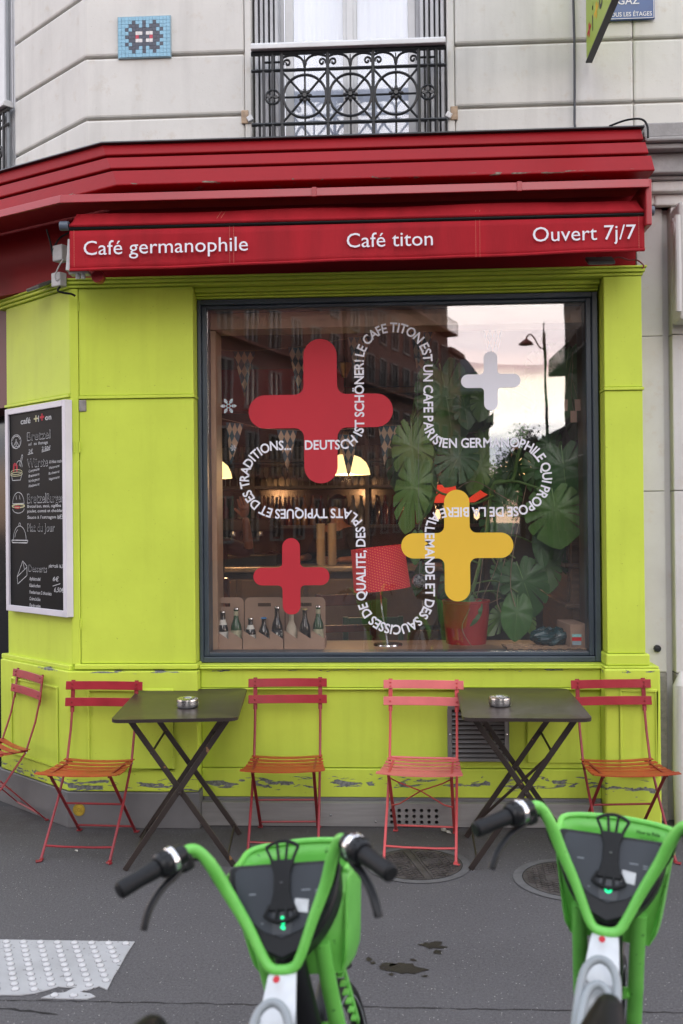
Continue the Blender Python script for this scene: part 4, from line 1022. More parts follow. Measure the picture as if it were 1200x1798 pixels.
# bar counter
br_ = thing('bar_counter', 'dark wood bar counter with a pale edge across the back of the room', 'bar')
MB().box(-2.85, .55, 3.18, 3.75, 1.185, 1.235).build('counter_top', mat('zinc_top', (.30, .25, .21), .3, .3, .15, 4), br_, bevel=.01)
MB().box(-2.85, .55, 3.24, 3.7, .06, 1.18).build('counter_body', mat('counter_brown', (.13, .085, .06), .5, 0, .2, 3), br_)
for i in range(5): MB().box(-2.5+i*.58, -2.5+i*.58+.54, 3.215, 3.238, .72, 1.12).build('front_panel', mat('counter_brown', (.13, .085, .06)), br_, bevel=.006)
for i in range(5): MB().box(-2.5+i*.58, -2.5+i*.58+.54, 3.215, 3.238, .16, .68).build('front_panel', mat('counter_brown', (.13, .085, .06)), br_, bevel=.006)
MB().tube([(-2.8, 3.10, .30), (.5, 3.10, .30)], .02, 8).build('foot_rail', CHROME, br_)
# back bar shelves with glasses and bottles
bb = thing('back_bar', 'dark back bar shelving with rows of glasses behind the counter', 'shelving')
for z in (1.55, 1.95, 2.22, 2.60): MB().box(-2.6, .9, 4.62, 4.95, z, z+.03).build('shelf', DWOOD, bb)
for x in (-2.6, -1.45, -.3, .87): MB().box(x, x+.04, 4.60, 4.96, .06, 2.75).build('upright', DWOOD, bb)
MB().box(-2.6, .9, 4.96, 5.0, .06, 2.75).build('back_panel', mat('mirror_back', (.10, .07, .05), .15, .6), bb)
GLS = mat('drink_glass', (.55, .50, .42), .08, .1, .1, 30, trans=.6)
gp = MB().lathe([(.03, 0), (.005, .006), (.004, .07), (.03, .10), (.036, .15), (.033, .19)], 10).build('glass', GLS, bb, smooth=True); gp.location = (-2.5, 4.75, 1.98)
gb = MB().lathe([(.026, 0), (.032, .13)], 10).build('glass', GLS, bb, smooth=True); gb.location = (-2.5, 4.75, 2.25)
for r_, (pz, src) in enumerate(((1.98, gp), (2.25, gb))):
    for i in range(52):
        o = src.copy(); COL.objects.link(o); o.location = (-2.42+i*.062, 4.70+.09*(i % 2)+random.uniform(-.01, .01), pz)
BG = [mat('green_bottle', (.015, .06, .02), .1, 0, .1, 9, coat=.5), mat('brown_bottle', (.05, .018, .008), .1, 0, .1, 9, coat=.5), mat('amber_bottle', (.30, .12, .02), .1, 0, .1, 9, coat=.5), mat('clear_bottle', (.30, .27, .22), .1, 0, .1, 9, coat=.5), mat('orange_liqueur', (.22, .08, .02), .15), mat('red_liqueur', (.14, .012, .012), .15)]
bpro = {}
for i in range(40):
    k = random.randrange(6)
    if k not in bpro:
        ob = MB().lathe([(.036, 0), (.037, .17), (.015, .22), (.013, .29), (.015, .30), (0, .30)], 10).build('bottle', BG[k], bb, smooth=True); bpro[k] = ob
    else: ob = bpro[k].copy(); COL.objects.link(ob)
    ob.location = (-2.4+i*.082, 4.78+random.uniform(-.04, .04), 1.58)
# coffee machine and grinder on the bar
cmn = thing('coffee_machine', 'dark coffee machine standing on the bar at left', 'coffee machine', (-1.32, 3.5, 1.235))
MB().box(-.28, .28, -.16, .18, .0, .10).build('drip_tray', BLACKP, cmn, bevel=.01); MB().box(-.27, .27, .0, .18, .10, .40).build('housing', mat('machine_dark', (.03, .025, .025), .25, .5), cmn, bevel=.02)
MB().box(-.28, .28, -.14, .18, .30, .42).build('head', mat('machine_dark', (.03, .025, .025), .25, .5), cmn, bevel=.02)
for x in (-.12, .12): MB().tube([(x, -.08, .30), (x, -.08, .25), (x, -.2, .24)], [.03, .03, .012], 10).build('group_head', CHROME, cmn)
cp = thing('cup_stack', 'stack of beige paper cups standing on the bar beside the barista', 'cups', (-.66, 3.42, 1.235))
for x in (0, .10):
    for k in range(14): MB().lathe([(.034, 0), (.042, .028), (.038, .029), (.03, .004)], 14, (x, 0, k*.026)).build('cup', mat('paper_cup', (.50, .40, .30), .7), cp, smooth=True)
# orange wood rail & far dark post
R_(MB().box(-.75, .25, 5.9, 5.98, 3.06, 3.12), 'wood_rail', mat('orange_wood', (.55, .26, .07), .5))

# pendant lamps
def dome(c, l, name='pendant_lamp', e=1.0, lamp=True):
    t = thing(name, l, 'lamp', c, group='yellow dome pendant lamps inside the cafe')
    YL = mat('lamp_opal', (.80, .68, .38), .4, 0, .03, 3, emit=(1.0, .72, .30), es=1.05)
    MB().lathe([(.192, 0), (.190, .006), (.183, .045), (.160, .095), (.115, .135), (.055, .158), (.03, .16)], 40).build('lamp_shade', YL, t, smooth=True)
    MB().lathe([(.052, .150), (.022, .34), (.01, .345)], 16).build('neck', mat('pale_metal', (.62, .42, .24), .5), t, smooth=True)
    MB().tube([(0, 0, .33), (0, 0, 1.2)], .004, 6).build('cord', BLACKP, t)
    if lamp:
        L = bpy.data.lights.new('bulb', 'POINT'); L.energy = 10*e; L.color = (1, .62, .32); L.shadow_soft_size = .05
        lo = bpy.data.objects.new('bulb', L); COL.objects.link(lo); lo.parent = t; lo.location = (0, 0, -.02)
    return t
dome((-.386, 2.5, 1.99), 'yellow glowing dome pendant lamp below the large red plus')
dome((-1.486, 2.5, 1.975), 'yellow glowing dome pendant lamp cut off by the left window frame')
dome((1.187, 4.5, 2.06), 'yellow glowing dome pendant lamp mostly hidden behind the monstera leaves')
# small cone lamp
t = thing('cone_spotlight', 'small brass cone lamp hanging right of the large red plus', 'lamp', (-.44, 3.5, 3.0))
MB().lathe([(.02, -.10), (.07, .02), (.065, .03)], 16).build('shade', mat('brass', (.45, .27, .08), .35, .6), t, smooth=True); MB().tube([(0, 0, .0), (0, 0, .16)], .004, 6).build('cord', BLACKP, t)
# red back lamps (long orange canopy lamp)
t = thing('red_bar_lamp', 'orange red lamp canopy glowing behind the yellow plus', 'lamp', (.47, 3.6, 1.83))
RE = mat('glowing_red', (.50, .03, .02), .5, emit=(1, .07, .03), es=.35)
MB().lathe([(.42, .05), (.40, .09), (.26, .10), (.27, .05)], 30).build('rim', RE, t); MB().lathe([(.41, .048), (.24, -.05), (.2, -.05)], 30).build('lower_cone', RE, t)
for i, x in enumerate((-.24, -.10, .08, .24)):
    b_ = MB().lathe([(0, -.05), (.022, -.03), (.026, 0), (.014, .04), (0, .05)], 14, (x, -.20, -.16)).build('bulb', mat('warm_bulb', (.9, .8, .6), .3, emit=(1, .70, .38), es=.8), t, smooth=True)
# table lamp with tilted red shade on the display shelf
tl = thing('table_lamp', 'table lamp with tilted red woven shade on the display shelf', 'lamp', (-.04, .42, .914))
def weave_mat():
    m = bpy.data.materials.new('red_weave'); m.use_nodes = True; T = NT(m.node_tree); T.n.clear()
    P = T.node('ShaderNodeTexCoord').outputs['Object']; sp = T.node('ShaderNodeSeparateXYZ', I={0: P})
    an = T.math('ARCTAN2', sp.outputs[1], sp.outputs[0])
    u = T.math('FRACT', T.math('MULTIPLY', an, 11.)); v_ = T.math('FRACT', T.math('ADD', T.math('MULTIPLY', sp.outputs[2], 62.), T.math('MULTIPLY', an, 4.)))
    hole = T.math('MULTIPLY', T.math('GREATER_THAN', u, .55), T.math('GREATER_THAN', v_, .62))
    c = T.mix(hole, (.46, .006, .030), (.62, .14, .05))
    b = T.node('ShaderNodeBsdfPrincipled', I={'Base Color': c, 'Roughness': .7, 'Emission Color': T.mix(hole, (.55, .002, .03), (1, .22, .06)), 'Emission Strength': .14})
    T.node('ShaderNodeOutputMaterial', I={0: b.outputs[0]}); return m
tilt = Euler((0, -.10, 0))
o = MB().lathe([(.168, -.125), (.158, .125), (.155, .125), (.165, -.125)], 40).build('shade', weave_mat(), tl, smooth=True); o.location = (-.055, .12, .435); o.rotation_euler = tilt
MB().tube([(-.055, .12, .33), (-.045, .08, .20), (-.010, -.02, .0)], .006, 8).build('pole', CHROME, tl, smooth=True)
MB().lathe([(0, .0), (.085, .0), (.083, .008), (.0, .012)], 30, (-.010, -.02, 0)).build('base', CHROME, tl, smooth=True)
# hanging glass ball
gb = thing('glass_ornament', 'clear sparkling glass ball hanging beside the red table lamp', 'ornament', (.133, .30, 1.288))
MB().lathe([(.042*sin(pi*k/8), -.042*cos(pi*k/8)) for k in range(9)], 12).build('ball', mat('crackled_glass', (.45, .46, .48), .15, .5, .5, 60, .8, 120), gb)
MB().tube([(0, 0, .04), (0, 0, 1.42)], .0012, 5).build('string', mat('thread', (.2, .2, .2), .8), gb)
# hanging gift tags
tg = thing('paper_tags', 'brown paper tags hanging on string by the right side of the window', 'tags', (.985, .30, 2.27))
for i, (x, z, r_) in enumerate(((-.03, 0, .05), (.045, .0, -.04), (.02, -.065, .0))):
    MB().obox((x, .0, z), (.035, .002, .065), Euler((0, r_, 0)).to_matrix()).build('tag', CARD, tg)
    MB().tube([(x, 0, z+.03), (x*.3, 0, z+.15), (0.02, 0, z+.30)], .001, 5).build('string', ROOTM, tg)
# teal bag and wicker board
tb = MB(); n1_, n2_ = 18, 10; V = []
for i in range(n2_+1):
    for k in range(n1_):
        a = 2*pi*k/n1_; t_ = i/n2_; r_ = .09*sqrt(max(0, 1-(2*t_-1)**2*.9))*(1+.12*sin(3*a+5*t_)+.1*sin(7*a-9*t_)); V.append((.865+r_*cos(a)*1.25, .33+r_*sin(a)*.9, .914+.10*t_+.012*sin(5*a)*t_))
tb.add(V, [(i*n1_+k, i*n1_+(k+1) % n1_, (i+1)*n1_+(k+1) % n1_, (i+1)*n1_+k) for i in range(n2_) for k in range(n1_)]+[tuple(range(n1_*n2_, n1_*n2_+n1_))])
tag(tb.build('plastic_bag', mat('teal_film', (.012, .055, .065), .22, 0, .3, 20, .8, 40), None), 'dark teal crumpled plastic bag on the shelf below the monstera', 'bag')
gbd = thing('wicker_mat', 'checkered wicker mat lying on the shelf at bottom right of the window', 'mat', (.80, .27, .914))
MB().box(-.20, .24, -.13, .13, 0, .006).build('mat_base', DWOOD, gbd)
sl_o = None
for i in range(16):
    for j in range(7):
        if (i+j) % 2:
            if sl_o is None: sl_o = MB().box(0, .026, 0, .034, .006, .010).build('wicker_strip', LWOOD, gbd); q = sl_o
            else: q = sl_o.copy(); COL.objects.link(q)
            q.location = (-.19+i*.0265, -.125+j*.036, 0)
# inside chairs: dark wooden chair backs, green chair
def wchair(c, rz, l, m):
    t = thing('wooden_chair', l, 'chair', c, rz)
    for x in (-.19, .19): MB().box(x-.018, x+.018, -.02, .02, 0, .92).build('back_post', m, t, bevel=.004); MB().box(x-.018, x+.018, -.42, -.38, 0, .45).build('leg', m, t)
    MB().box(-.21, .21, -.43, .02, .44, .475).build('seat', m, t, bevel=.01); MB().box(-.18, .18, -.012, .012, .84, .915).build('top_rail', m, t, bevel=.006); MB().box(-.18, .18, -.012, .012, .66, .71).build('mid_rail', m, t, bevel=.006)
    return t
RW = mat('reddish_wood', (.16, .045, .02), .25, 0, .2, 8, coat=.4)
wchair((-.34, 1.35, .22), .3, 'reddish brown wooden bar chair behind the right beer carrier', RW)
wchair((-1.42, 1.9, .30), -.2, 'dark wooden chair at the left edge of the window', RW)
GC = mat('green_chair', (.03, .09, .03), .4); wchair((-.16, 1.5, .05), .1, 'dark green chair behind the red table lamp', GC)

# beer carriers on the display shelf
def bottle(parent_none, c, h, col, kind, l):
    t = thing('beer_bottle', l, 'bottle', c, 0, 'beer bottles in the cardboard carriers')
    R = .030; n_h = .35
    pr = [(R*.9, 0), (R, .006), (R, h*.50), (R*.92, h*.57), (R*.55, h*.70), (R*.44, h*.78), (R*.42, h*.93), (R*.50, h*.94), (R*.50, h*.965)]
    MB().lathe(pr, 20).build('glass_body', col, t, smooth=True)
    capm = {'b': mat('blue_cap', (.05, .25, .6), .4), 'w': CHROME, 'g': mat('gold_cap', (.5, .4, .2), .35, .7)}[kind[1]]
    MB().lathe([(R*.56, h*.955), (R*.54, h*.985), (R*.42, h), (0, h)], 16).build('cap', capm, t, smooth=True)
    lm = {'w': PAPER, 's': mat('straw_label', (.42, .40, .26), .7, 0, .15, 60), 'd': mat('dark_label', (.03, .03, .035), .6, fleck=(40, .6, (.5, .5, .45))), 'c': mat('cream_wrap', (.58, .50, .38), .7, 0, .1, 30, fleck=(90, .62, (.25, .12, .08))), 'n': None}[kind[0]]
    if lm:
        MB().lathe([(R+.0006, h*.13), (R+.0008, h*.44)], 20).build('label', lm, t, smooth=True)
        if kind[0] in 'wsc': MB().lathe([(R*.475, h*.80), (R*.445, h*.91)] if kind[0] != 'w' else [(R*.80, h*.62), (R*.50, h*.76)], 16).build('neck_label', lm, t, smooth=True)
        if kind[0] in 'ws':
            MB().tube([(.014*cos(a), -R-.0014, h*.27+.014*sin(a)) for a in [2*pi*k/20 for k in range(20)]], .0012, 5, closed=True).build('emblem_ring', mat('dark_blue_print', (.03, .05, .12), .6), t)
    return t
GRN, BRN = BG[0], mat('black_brown_bottle', (.010, .007, .006), .08, 0, .1, 9, coat=.6)
CRM = mat('cream_wrap', (.58, .50, .38), .7, 0, .1, 30)
bt_spec = {0: [('cream paper wrapped bottle cut off by the window frame, leftmost in the left carrier', .205, CRM, 'cg'), ('dark bottle with white diamond neck label in the middle of the left carrier', .235, BRN, 'ww'), ('green bottle with pale neck foil at the right of the left carrier', .255, GRN, 'sw')],
           1: [('short brown bottle with silver cap at the left of the middle carrier', .190, BRN, 'ww'), ('short brown bottle with blue cap in the middle carrier', .192, BRN, 'db'), ('tall black bottle at the right of the middle carrier', .262, BRN, 'dw')],
           2: [('cream paper wrapped bottle at the left of the right carrier', .225, CRM, 'cg'), ('plain black bottle in the middle of the right carrier', .250, BRN, 'ng'), ('green bottle with cream neck foil at the right of the right carrier', .268, GRN, 'sw')]}
for ci, (cx0, l) in enumerate(((-1.100, 'left cardboard beer carrier cut off by the window frame'), (-.866, 'middle cardboard beer carrier on the display shelf'), (-.632, 'right cardboard beer carrier below the small red plus'))):
    t = thing('bottle_carrier', l, 'carrier', (cx0, 0, .914), 0, 'cardboard bottle carriers on the display shelf'); w_ = .228; hh = .285; y0, y1 = .235, .385
    # front tray with saw tooth cut
    saw = [(0, 0), (w_, 0)]
    for k in (2, 1, 0): saw += [((k+1)*w_/3, .055), (k*w_/3, .105)]
    MB().prism(saw, lambda u, v, q: (u, q, v), y0, y0+.003).build('front_panel', CARD, t)
    MB().prism([(0, 0), (w_, 0)]+[p for k in (2, 1, 0) for p in (((k+1)*w_/3, .055), (k*w_/3, .105))], lambda u, v, q: (u, q, v), y1-.003, y1).build('rear_panel', CARD, t)
    MB().box(0, .003, y0+.003, y1-.003, 0, .055).build('side_panel', CARD, t); MB().box(w_-.003, w_, y0+.003, y1-.003, 0, .055).build('side_panel', CARD, t); MB().box(0.003, w_-.003, y0+.003, y1-.003, 0.0, .003).build('bottom_panel', CARD, t)
    # handle sheet with slot, rounded top
    ym = (y0+y1)/2+.005; hw_ = MB(); sx0, sx1, sz0, sz1 = .075, .150, .232, .252
    r_ = .03; topo = [(0, sz1), (0, hh-r_)]+[(r_-r_*cos(a), hh-r_+r_*sin(a)) for a in (pi/8, pi/4, 3*pi/8, pi/2)]+[(w_-r_+r_*sin(a), hh-r_+r_*cos(a)) for a in (0, pi/8, pi/4, 3*pi/8, pi/2)]+[(w_, sz1)]
    cv = lambda u, v, q: (u, q, v)
    hw_.prism(topo, cv, ym, ym+.003); hw_.prism([(0, 0), (w_, 0), (w_, sz0), (0, sz0)], cv, ym, ym+.003); hw_.prism([(0, sz0), (sx0, sz0), (sx0+.0, sz1), (0, sz1)], cv, ym, ym+.003); hw_.prism([(sx1, sz0), (w_, sz0), (w_, sz1), (sx1, sz1)], cv, ym, ym+.003)
    hw_.build('handle_panel', CARD, t)
    for k in (1, 2): MB().box(k*w_/3-.0015, k*w_/3+.0015, y0+.004, ym-.001, .003, .085).build('divider', CARD, t)
    for k in range(3):
        ll, h_, cm_, kd = bt_spec[ci][k]; bottle(None, (cx0+(k+.5)*w_/3, y0+.037, .918), h_*.89, cm_, kd, ll)
# pot and monstera
pot = thing('plant_pot', 'round red plant pot holding the monstera on the display shelf', 'pot', (.405, .48, .914))
PR = mat('red_pot', (.36, .022, .022), .45, 0, .15, 5)
MB().lathe([(.115, 0), (.125, .10), (.132, .16), (.134, .235), (.140, .238), (.140, .25), (.128, .25), (.124, .20), (0, .20)], 40).build('pot_wall', PR, pot, smooth=True)
MB().lathe([(0, .212), (.123, .205)], 24).build('soil', mat('soil', (.02, .014, .01), .95, 0, .3, 60, .9, 60), pot)
mon = thing('monstera_plant', 'large monstera with split leaves climbing in the window', 'plant', (.405, .48, 1.12))
def leaf_mesh(seed, holes=True):
    rn = random.Random(seed); n = 150; c0_ = (0, .42); V = [(0, .42, .0)]; prm = []
    for i in range(n):
        t = -pi+2*pi*(i+.5)/n       # angle from tip (t=0) round
        x = .47*sin(t)*(1+.10*cos(t)); 
        y = .42+.56*cos(t)*(1 if cos(t) > 0 else .80)
        if abs(t) < .5: y += .07*(1-abs(t)/.5)
        if abs(t) > 2.75: k_ = (abs(t)-2.75)/.39; y += .22*k_; x *= (1-.5*k_)
        r_ = 1.
        if holes and .45 < abs(t) < 2.55:
            ph = (abs(t)-.45)/2.1*5.0+(seed % 3)*.2; fr_ = ph-math.floor(ph)
            if fr_ < .10: r_ = .36+.06*((seed+int(ph)) % 3)
            elif fr_ < .14 or fr_ > .96: r_ = .90
            elif fr_ < .2 or fr_ > .9: r_ = .96
        x *= r_; y = .42+(y-.42)*r_; prm.append((x, y))
    def zz(x, y): return .28*abs(x)*(1-.2*abs(x))-.36*x*x*1.8-.30*max(0, y-.25)**2+.015*sin(24*y)*min(1, abs(x)*5)
    ring = [(x, y, zz(x, y)) for x, y in prm]; mid = [(x*.5, .42+(y-.42)*.5, zz(x*.5, .42+(y-.42)*.5)) for x, y in prm]
    V = [(0, .42, 0)]+mid+ring; F = [(0, 1+i, 1+(i+1) % n) for i in range(n)]+[(1+i, 1+n+i, 1+n+(i+1) % n, 1+(i+1) % n) for i in range(n)]
    mb = MB(); mb.add(V, F); mb.cur = 1
    P = [(0, .06+.9*k/8) for k in range(9)]
    mb.add([(s_*.009*(1-k/10), p[1], zz(0, p[1])+.006) for k, p in enumerate(P) for s_ in (-1, 1)], [(2*k, 2*k+1, 2*k+3, 2*k+2) for k in range(8)])
    o = mb.build('leaf', [LEAF, LEAFV], None); me = o.data; me.polygons.foreach_set('use_smooth', [True]*len(me.polygons)); bpy.data.objects.remove(o); return me
LM = [leaf_mesh(s_) for s_ in (1, 2, 3)]+[leaf_mesh(5, False)]
def P_at(px, py, Y):
    """world point for a place measured on the photograph at depth Y"""
    dd = fv+r2*((px-600)/1748)+u2*((899-py)/1748); return Vector((0, -5.35, H))+dd*((Y+5.35)/dd.y)
HUB = Vector((.46, .62, 1.30))
# (tip x, tip y, base x, base y, depth, width factor, mesh)
leaves = [(728, 850, 722, 735, .55, .62, 0), (712, 925, 738, 800, .5, .50, 2), (742, 905, 752, 810, .6, .42, 3), (700, 860, 708, 760, .8, .5, 1), (755, 800, 745, 725, .7, .7, 2), (800, 770, 770, 630, .62, .75, 0), (830, 745, 850, 655, .9, .8, 2),
          (870, 690, 915, 745, .7, .8, 1), (785, 845, 820, 770, .58, .85, 2), (815, 870, 840, 790, .8, .6, 0), (765, 700, 740, 655, .95, .7, 1), (728, 985, 735, 930, .5, .5, 3),
          (997, 880, 985, 775, .42, .95, 0), (960, 870, 935, 790, .70, .7, 1), (985, 725, 1000, 600, .45, .70, 2), (1020, 720, 1005, 640, .6, .6, 1), (985, 955, 968, 850, .36, 1.0, 0),
          (955, 990, 945, 930, .50, .45, 3), (940, 1075, 905, 980, .42, .85, 2), (900, 1040, 870, 990, .6, .7, 1), (965, 1035, 960, 965, .62, .7, 0), (905, 1120, 910, 1040, .36, .68, 3), (862, 1110, 895, 1060, .55, .6, 2), (935, 1110, 920, 1060, .48, .5, 1),
          (815, 1098, 838, 1050, .34, .70, 3), (795, 1085, 830, 1040, .42, .5, 1), (860, 860, 850, 800, .85, .9, 0), (915, 860, 895, 790, .9, .8, 2), (730, 1040, 745, 985, .7, .4, 3), (710, 830, 735, 770, .7, .7, 2),
          (940, 700, 965, 650, .9, .7, 0), (880, 980, 860, 930, .8, .5, 3), (1000, 1000, 990, 920, .75, .6, 2), (850, 720, 820, 680, .85, .7, 1), (790, 1010, 780, 985, .85, .4, 3)]
rn = random.Random(4)
for k in range(26):
    bx_k = rn.uniform(800, 1015); by_k = rn.uniform(600, 800) if k < 17 else rn.uniform(800, 1000)
    if bx_k < 880 and by_k < 640: by_k += 60
    leaves.append((bx_k+rn.uniform(-30, 30), by_k+rn.uniform(45, 85), bx_k, by_k, rn.uniform(.55, 1.05), rn.uniform(.55, .9), rn.randrange(3)))
stems = []
for (tx, ty, bx__, by__, Y, wf, mi) in leaves:
    b = P_at(bx__, by__, Y+.05); tip = P_at(tx, ty, Y-.03+rn.uniform(-.03, .03)); d_ = tip-b; L = d_.length*1.02
    yv = d_.normalized(); out = Vector((rn.uniform(-.25, .25), -1, .35)).normalized(); zv = (out-yv*out.dot(yv)).normalized(); xv = yv.cross(zv)
    o = bpy.data.objects.new('leaf', LM[mi]); COL.objects.link(o); o.parent = mon
    mw = Matrix((xv*wf*L*1.05, yv*L, zv*L*.9)).transposed().to_4x4(); mw.translation = b-mon.location; o.matrix_local = mw
    stems.append(b)
# main climbing stem and petioles
ml = mon.location
main = [Vector((.42, .50, 1.12)), P_at(850, 960, .62), P_at(858, 905, .66), P_at(868, 850, .62), P_at(900, 842, .6), P_at(910, 800, .7), P_at(935, 730, .75), P_at(960, 660, .7)]
MB().tube([p-ml for p in curve(main)], .011, 8).build('main_stem', STEM, mon, smooth=True)
main2 = [P_at(868, 870, .62), P_at(830, 885, .66), P_at(800, 872, .6), P_at(760, 852, .6), P_at(722, 745, .6)]
MB().tube([p-ml for p in curve(main2)], .007, 8).build('side_stem', STEM, mon, smooth=True)
main3 = [P_at(868, 850, .62), P_at(905, 845, .55), P_at(940, 855, .5), P_at(975, 860, .45)]
MB().tube([p-ml for p in curve(main3)], .007, 8).build('side_stem', STEM, mon, smooth=True)
allm = curve(main)+curve(main2)+curve(main3)
for b in stems:
    q = min(allm, key=lambda p: (p-b).length); mid = (q+b)/2+Vector((0, .03, .04)); MB().tube([p-ml for p in curve([q, mid, b], 5)], [.0055]*10+[.004], 6).build('petiole', STEM, mon, smooth=True)
for pts in ([(880, 1075, .40), (873, 1050, .42), (885, 990, .5), (898, 940, .55), (910, 870, .6)], [(905, 1065, .36), (897, 1030, .38), (900, 980, .45), (915, 900, .5), (925, 850, .55)], [(832, 1140, .30), (812, 1105, .30), (822, 1075, .33), (840, 1040, .45), (850, 960, .6)], [(880, 1050, .45), (845, 1060, .5), (870, 1000, .6), (885, 940, .65)], [(790, 870, .55), (830, 845, .6), (880, 870, .6), (930, 900, .6)]):
    MB().tube([P_at(*p)-ml for p in curve([Vector(p) for p in pts])], .0028, 6).build('aerial_root', ROOTM, mon, smooth=True)

# bunting
def flag_mat():
    m = bpy.data.materials.new('harlequin_cloth'); m.use_nodes = True; T = NT(m.node_tree); T.n.clear()
    P = T.node('ShaderNodeTexCoord').outputs['Object']; sp = T.node('ShaderNodeSeparateXYZ', I={0: P})
    a = T.math('MULTIPLY', sp.outputs[0], 27.); b_ = T.math('MULTIPLY', sp.outputs[2], 12.)
    ch = T.math('MODULO', T.math('ADD', T.math('ADD', T.math('FLOOR', T.math('ADD', a, b_)), T.math('FLOOR', T.math('SUBTRACT', a, b_))), 200.), 2.)
    c = T.mix(T.math('GREATER_THAN', ch, .5), (.06, .13, .17), (.70, .52, .36))
    b = T.node('ShaderNodeBsdfPrincipled', I={'Base Color': c, 'Roughness': .8}); T.node('ShaderNodeOutputMaterial', I={0: b.outputs[0]}); return m
FM = flag_mat()
def bunting(fl, l, anchors):
    t = thing('bunting', l, 'bunting')
    MB().tube(curve([Vector(a) for a in anchors], 6), .0022, 6).build('string', LWOOD, t, smooth=True)
    for (x, z, y, w_, h_, ty, sk_) in fl:
        mb = MB(); n = 6; V = []
        for i in range(n+1):
            tt = i/n; hw_ = w_/2*(1-tt)+.001
            for k in range(5): u = -1+k/2; V.append((u*hw_+sk_*tt, .012*sin(u*2+tt*3), -h_*tt))
        mb.add(V, [(i*5+k, i*5+k+1, (i+1)*5+k+1, (i+1)*5+k) for i in range(n) for k in range(4)])
        o = mb.build('pennant', FM, t, smooth=True); o.location = (x, y, z); o.rotation_euler.z = ty
bunting([(-.942, 2.705, .88, .135, .29, .0, 0), (-.60, 2.722, .88, .13, .29, .1, 0), (-.21, 2.78, .88, .15, .30, -.1, -.02), (.175, 2.815, .88, .15, .30, .1, -.02), (.615, 2.855, .88, .15, .28, .0, 0)], 'upper string of blue and beige harlequin pennants inside the window', [(-1.12, .88, 2.72), (-.942, .88, 2.708), (-.6, .88, 2.727), (-.2, .88, 2.785), (.2, .88, 2.82), (.62, .88, 2.862), (1.1, .88, 2.90)])
bunting([(-1.005, 2.255, .88, .125, .26, .5, -.03), (-.675, 2.205, .88, .125, .27, 0, 0), (-.29, 2.17, .88, .13, .27, .2, 0), (-.03, 2.22, .88, .14, .26, -.4, -.04), (.245, 2.17, .88, .12, .26, .3, 0)], 'lower string of blue and beige harlequin pennants inside the window', [(-1.12, .88, 2.29), (-1.0, .88, 2.262), (-.8, .88, 2.215), (-.4, .88, 2.20), (0, .88, 2.225), (.4, .88, 2.17), (.6, .88, 2.19)])

# ---------------- people inside
def skin_body(name, edges, pts, rad, m, parent, root=0):
    me = bpy.data.meshes.new(name); me.from_pydata([tuple(p) for p in pts], edges, []); o = bpy.data.objects.new(name, me); COL.objects.link(o); o.parent = parent
    md = o.modifiers.new('skin', 'SKIN'); 
    for i, r_ in enumerate(rad):
        rr = r_ if hasattr(r_, '__len__') else (r_, r_)
        me.skin_vertices[0].data[i].radius = rr; me.skin_vertices[0].data[i].use_root = (i == root)
    s_ = o.modifiers.new('sub', 'SUBSURF'); s_.levels = 1; s_.render_levels = 2; me.materials.append(m); md.use_smooth_shade = True
    return o
def hand(parent, wrist, d_, side, m, curl=.6, name='hand'):
    d_ = Vector(d_).normalized(); sv = Vector(side).normalized(); sv = (sv-d_*sv.dot(d_)).normalized(); dn = d_.cross(sv); w0 = Vector(wrist)
    pts = [w0, w0+d_*.045, w0+d_*.085]; ed = [(0, 1), (1, 2)]; rad = [(.024, .018), (.036, .015), (.038, .013)]
    for k, (o_, L) in enumerate(((-.03, .062), (-.01, .074), (.010, .070), (.029, .055))):
        b = w0+d_*.088+sv*o_; i0 = len(pts); pts.append(b); ed.append((2, i0)); rad.append((.010, .010)); a = 0; p = b
        for q in range(3):
            a += curl*(.5+.25*q); p = p+(d_*cos(a)+dn*sin(a))*L*(.45, .32, .25)[q]; pts.append(p); ed.append((len(pts)-2, len(pts)-1)); rad.append((.009-.001*q,)*2)
    p = w0+d_*.03-sv*.028; i0 = len(pts); pts.append(p); ed.append((1, i0)); rad.append((.013, .013))
    for q in range(2): p = p+(d_*.75-sv*.55+dn*.35).normalized()*.032; pts.append(p); ed.append((len(pts)-2, len(pts)-1)); rad.append((.010-.001*q,)*2)
    return skin_body(name, ed, pts, rad, m, parent)
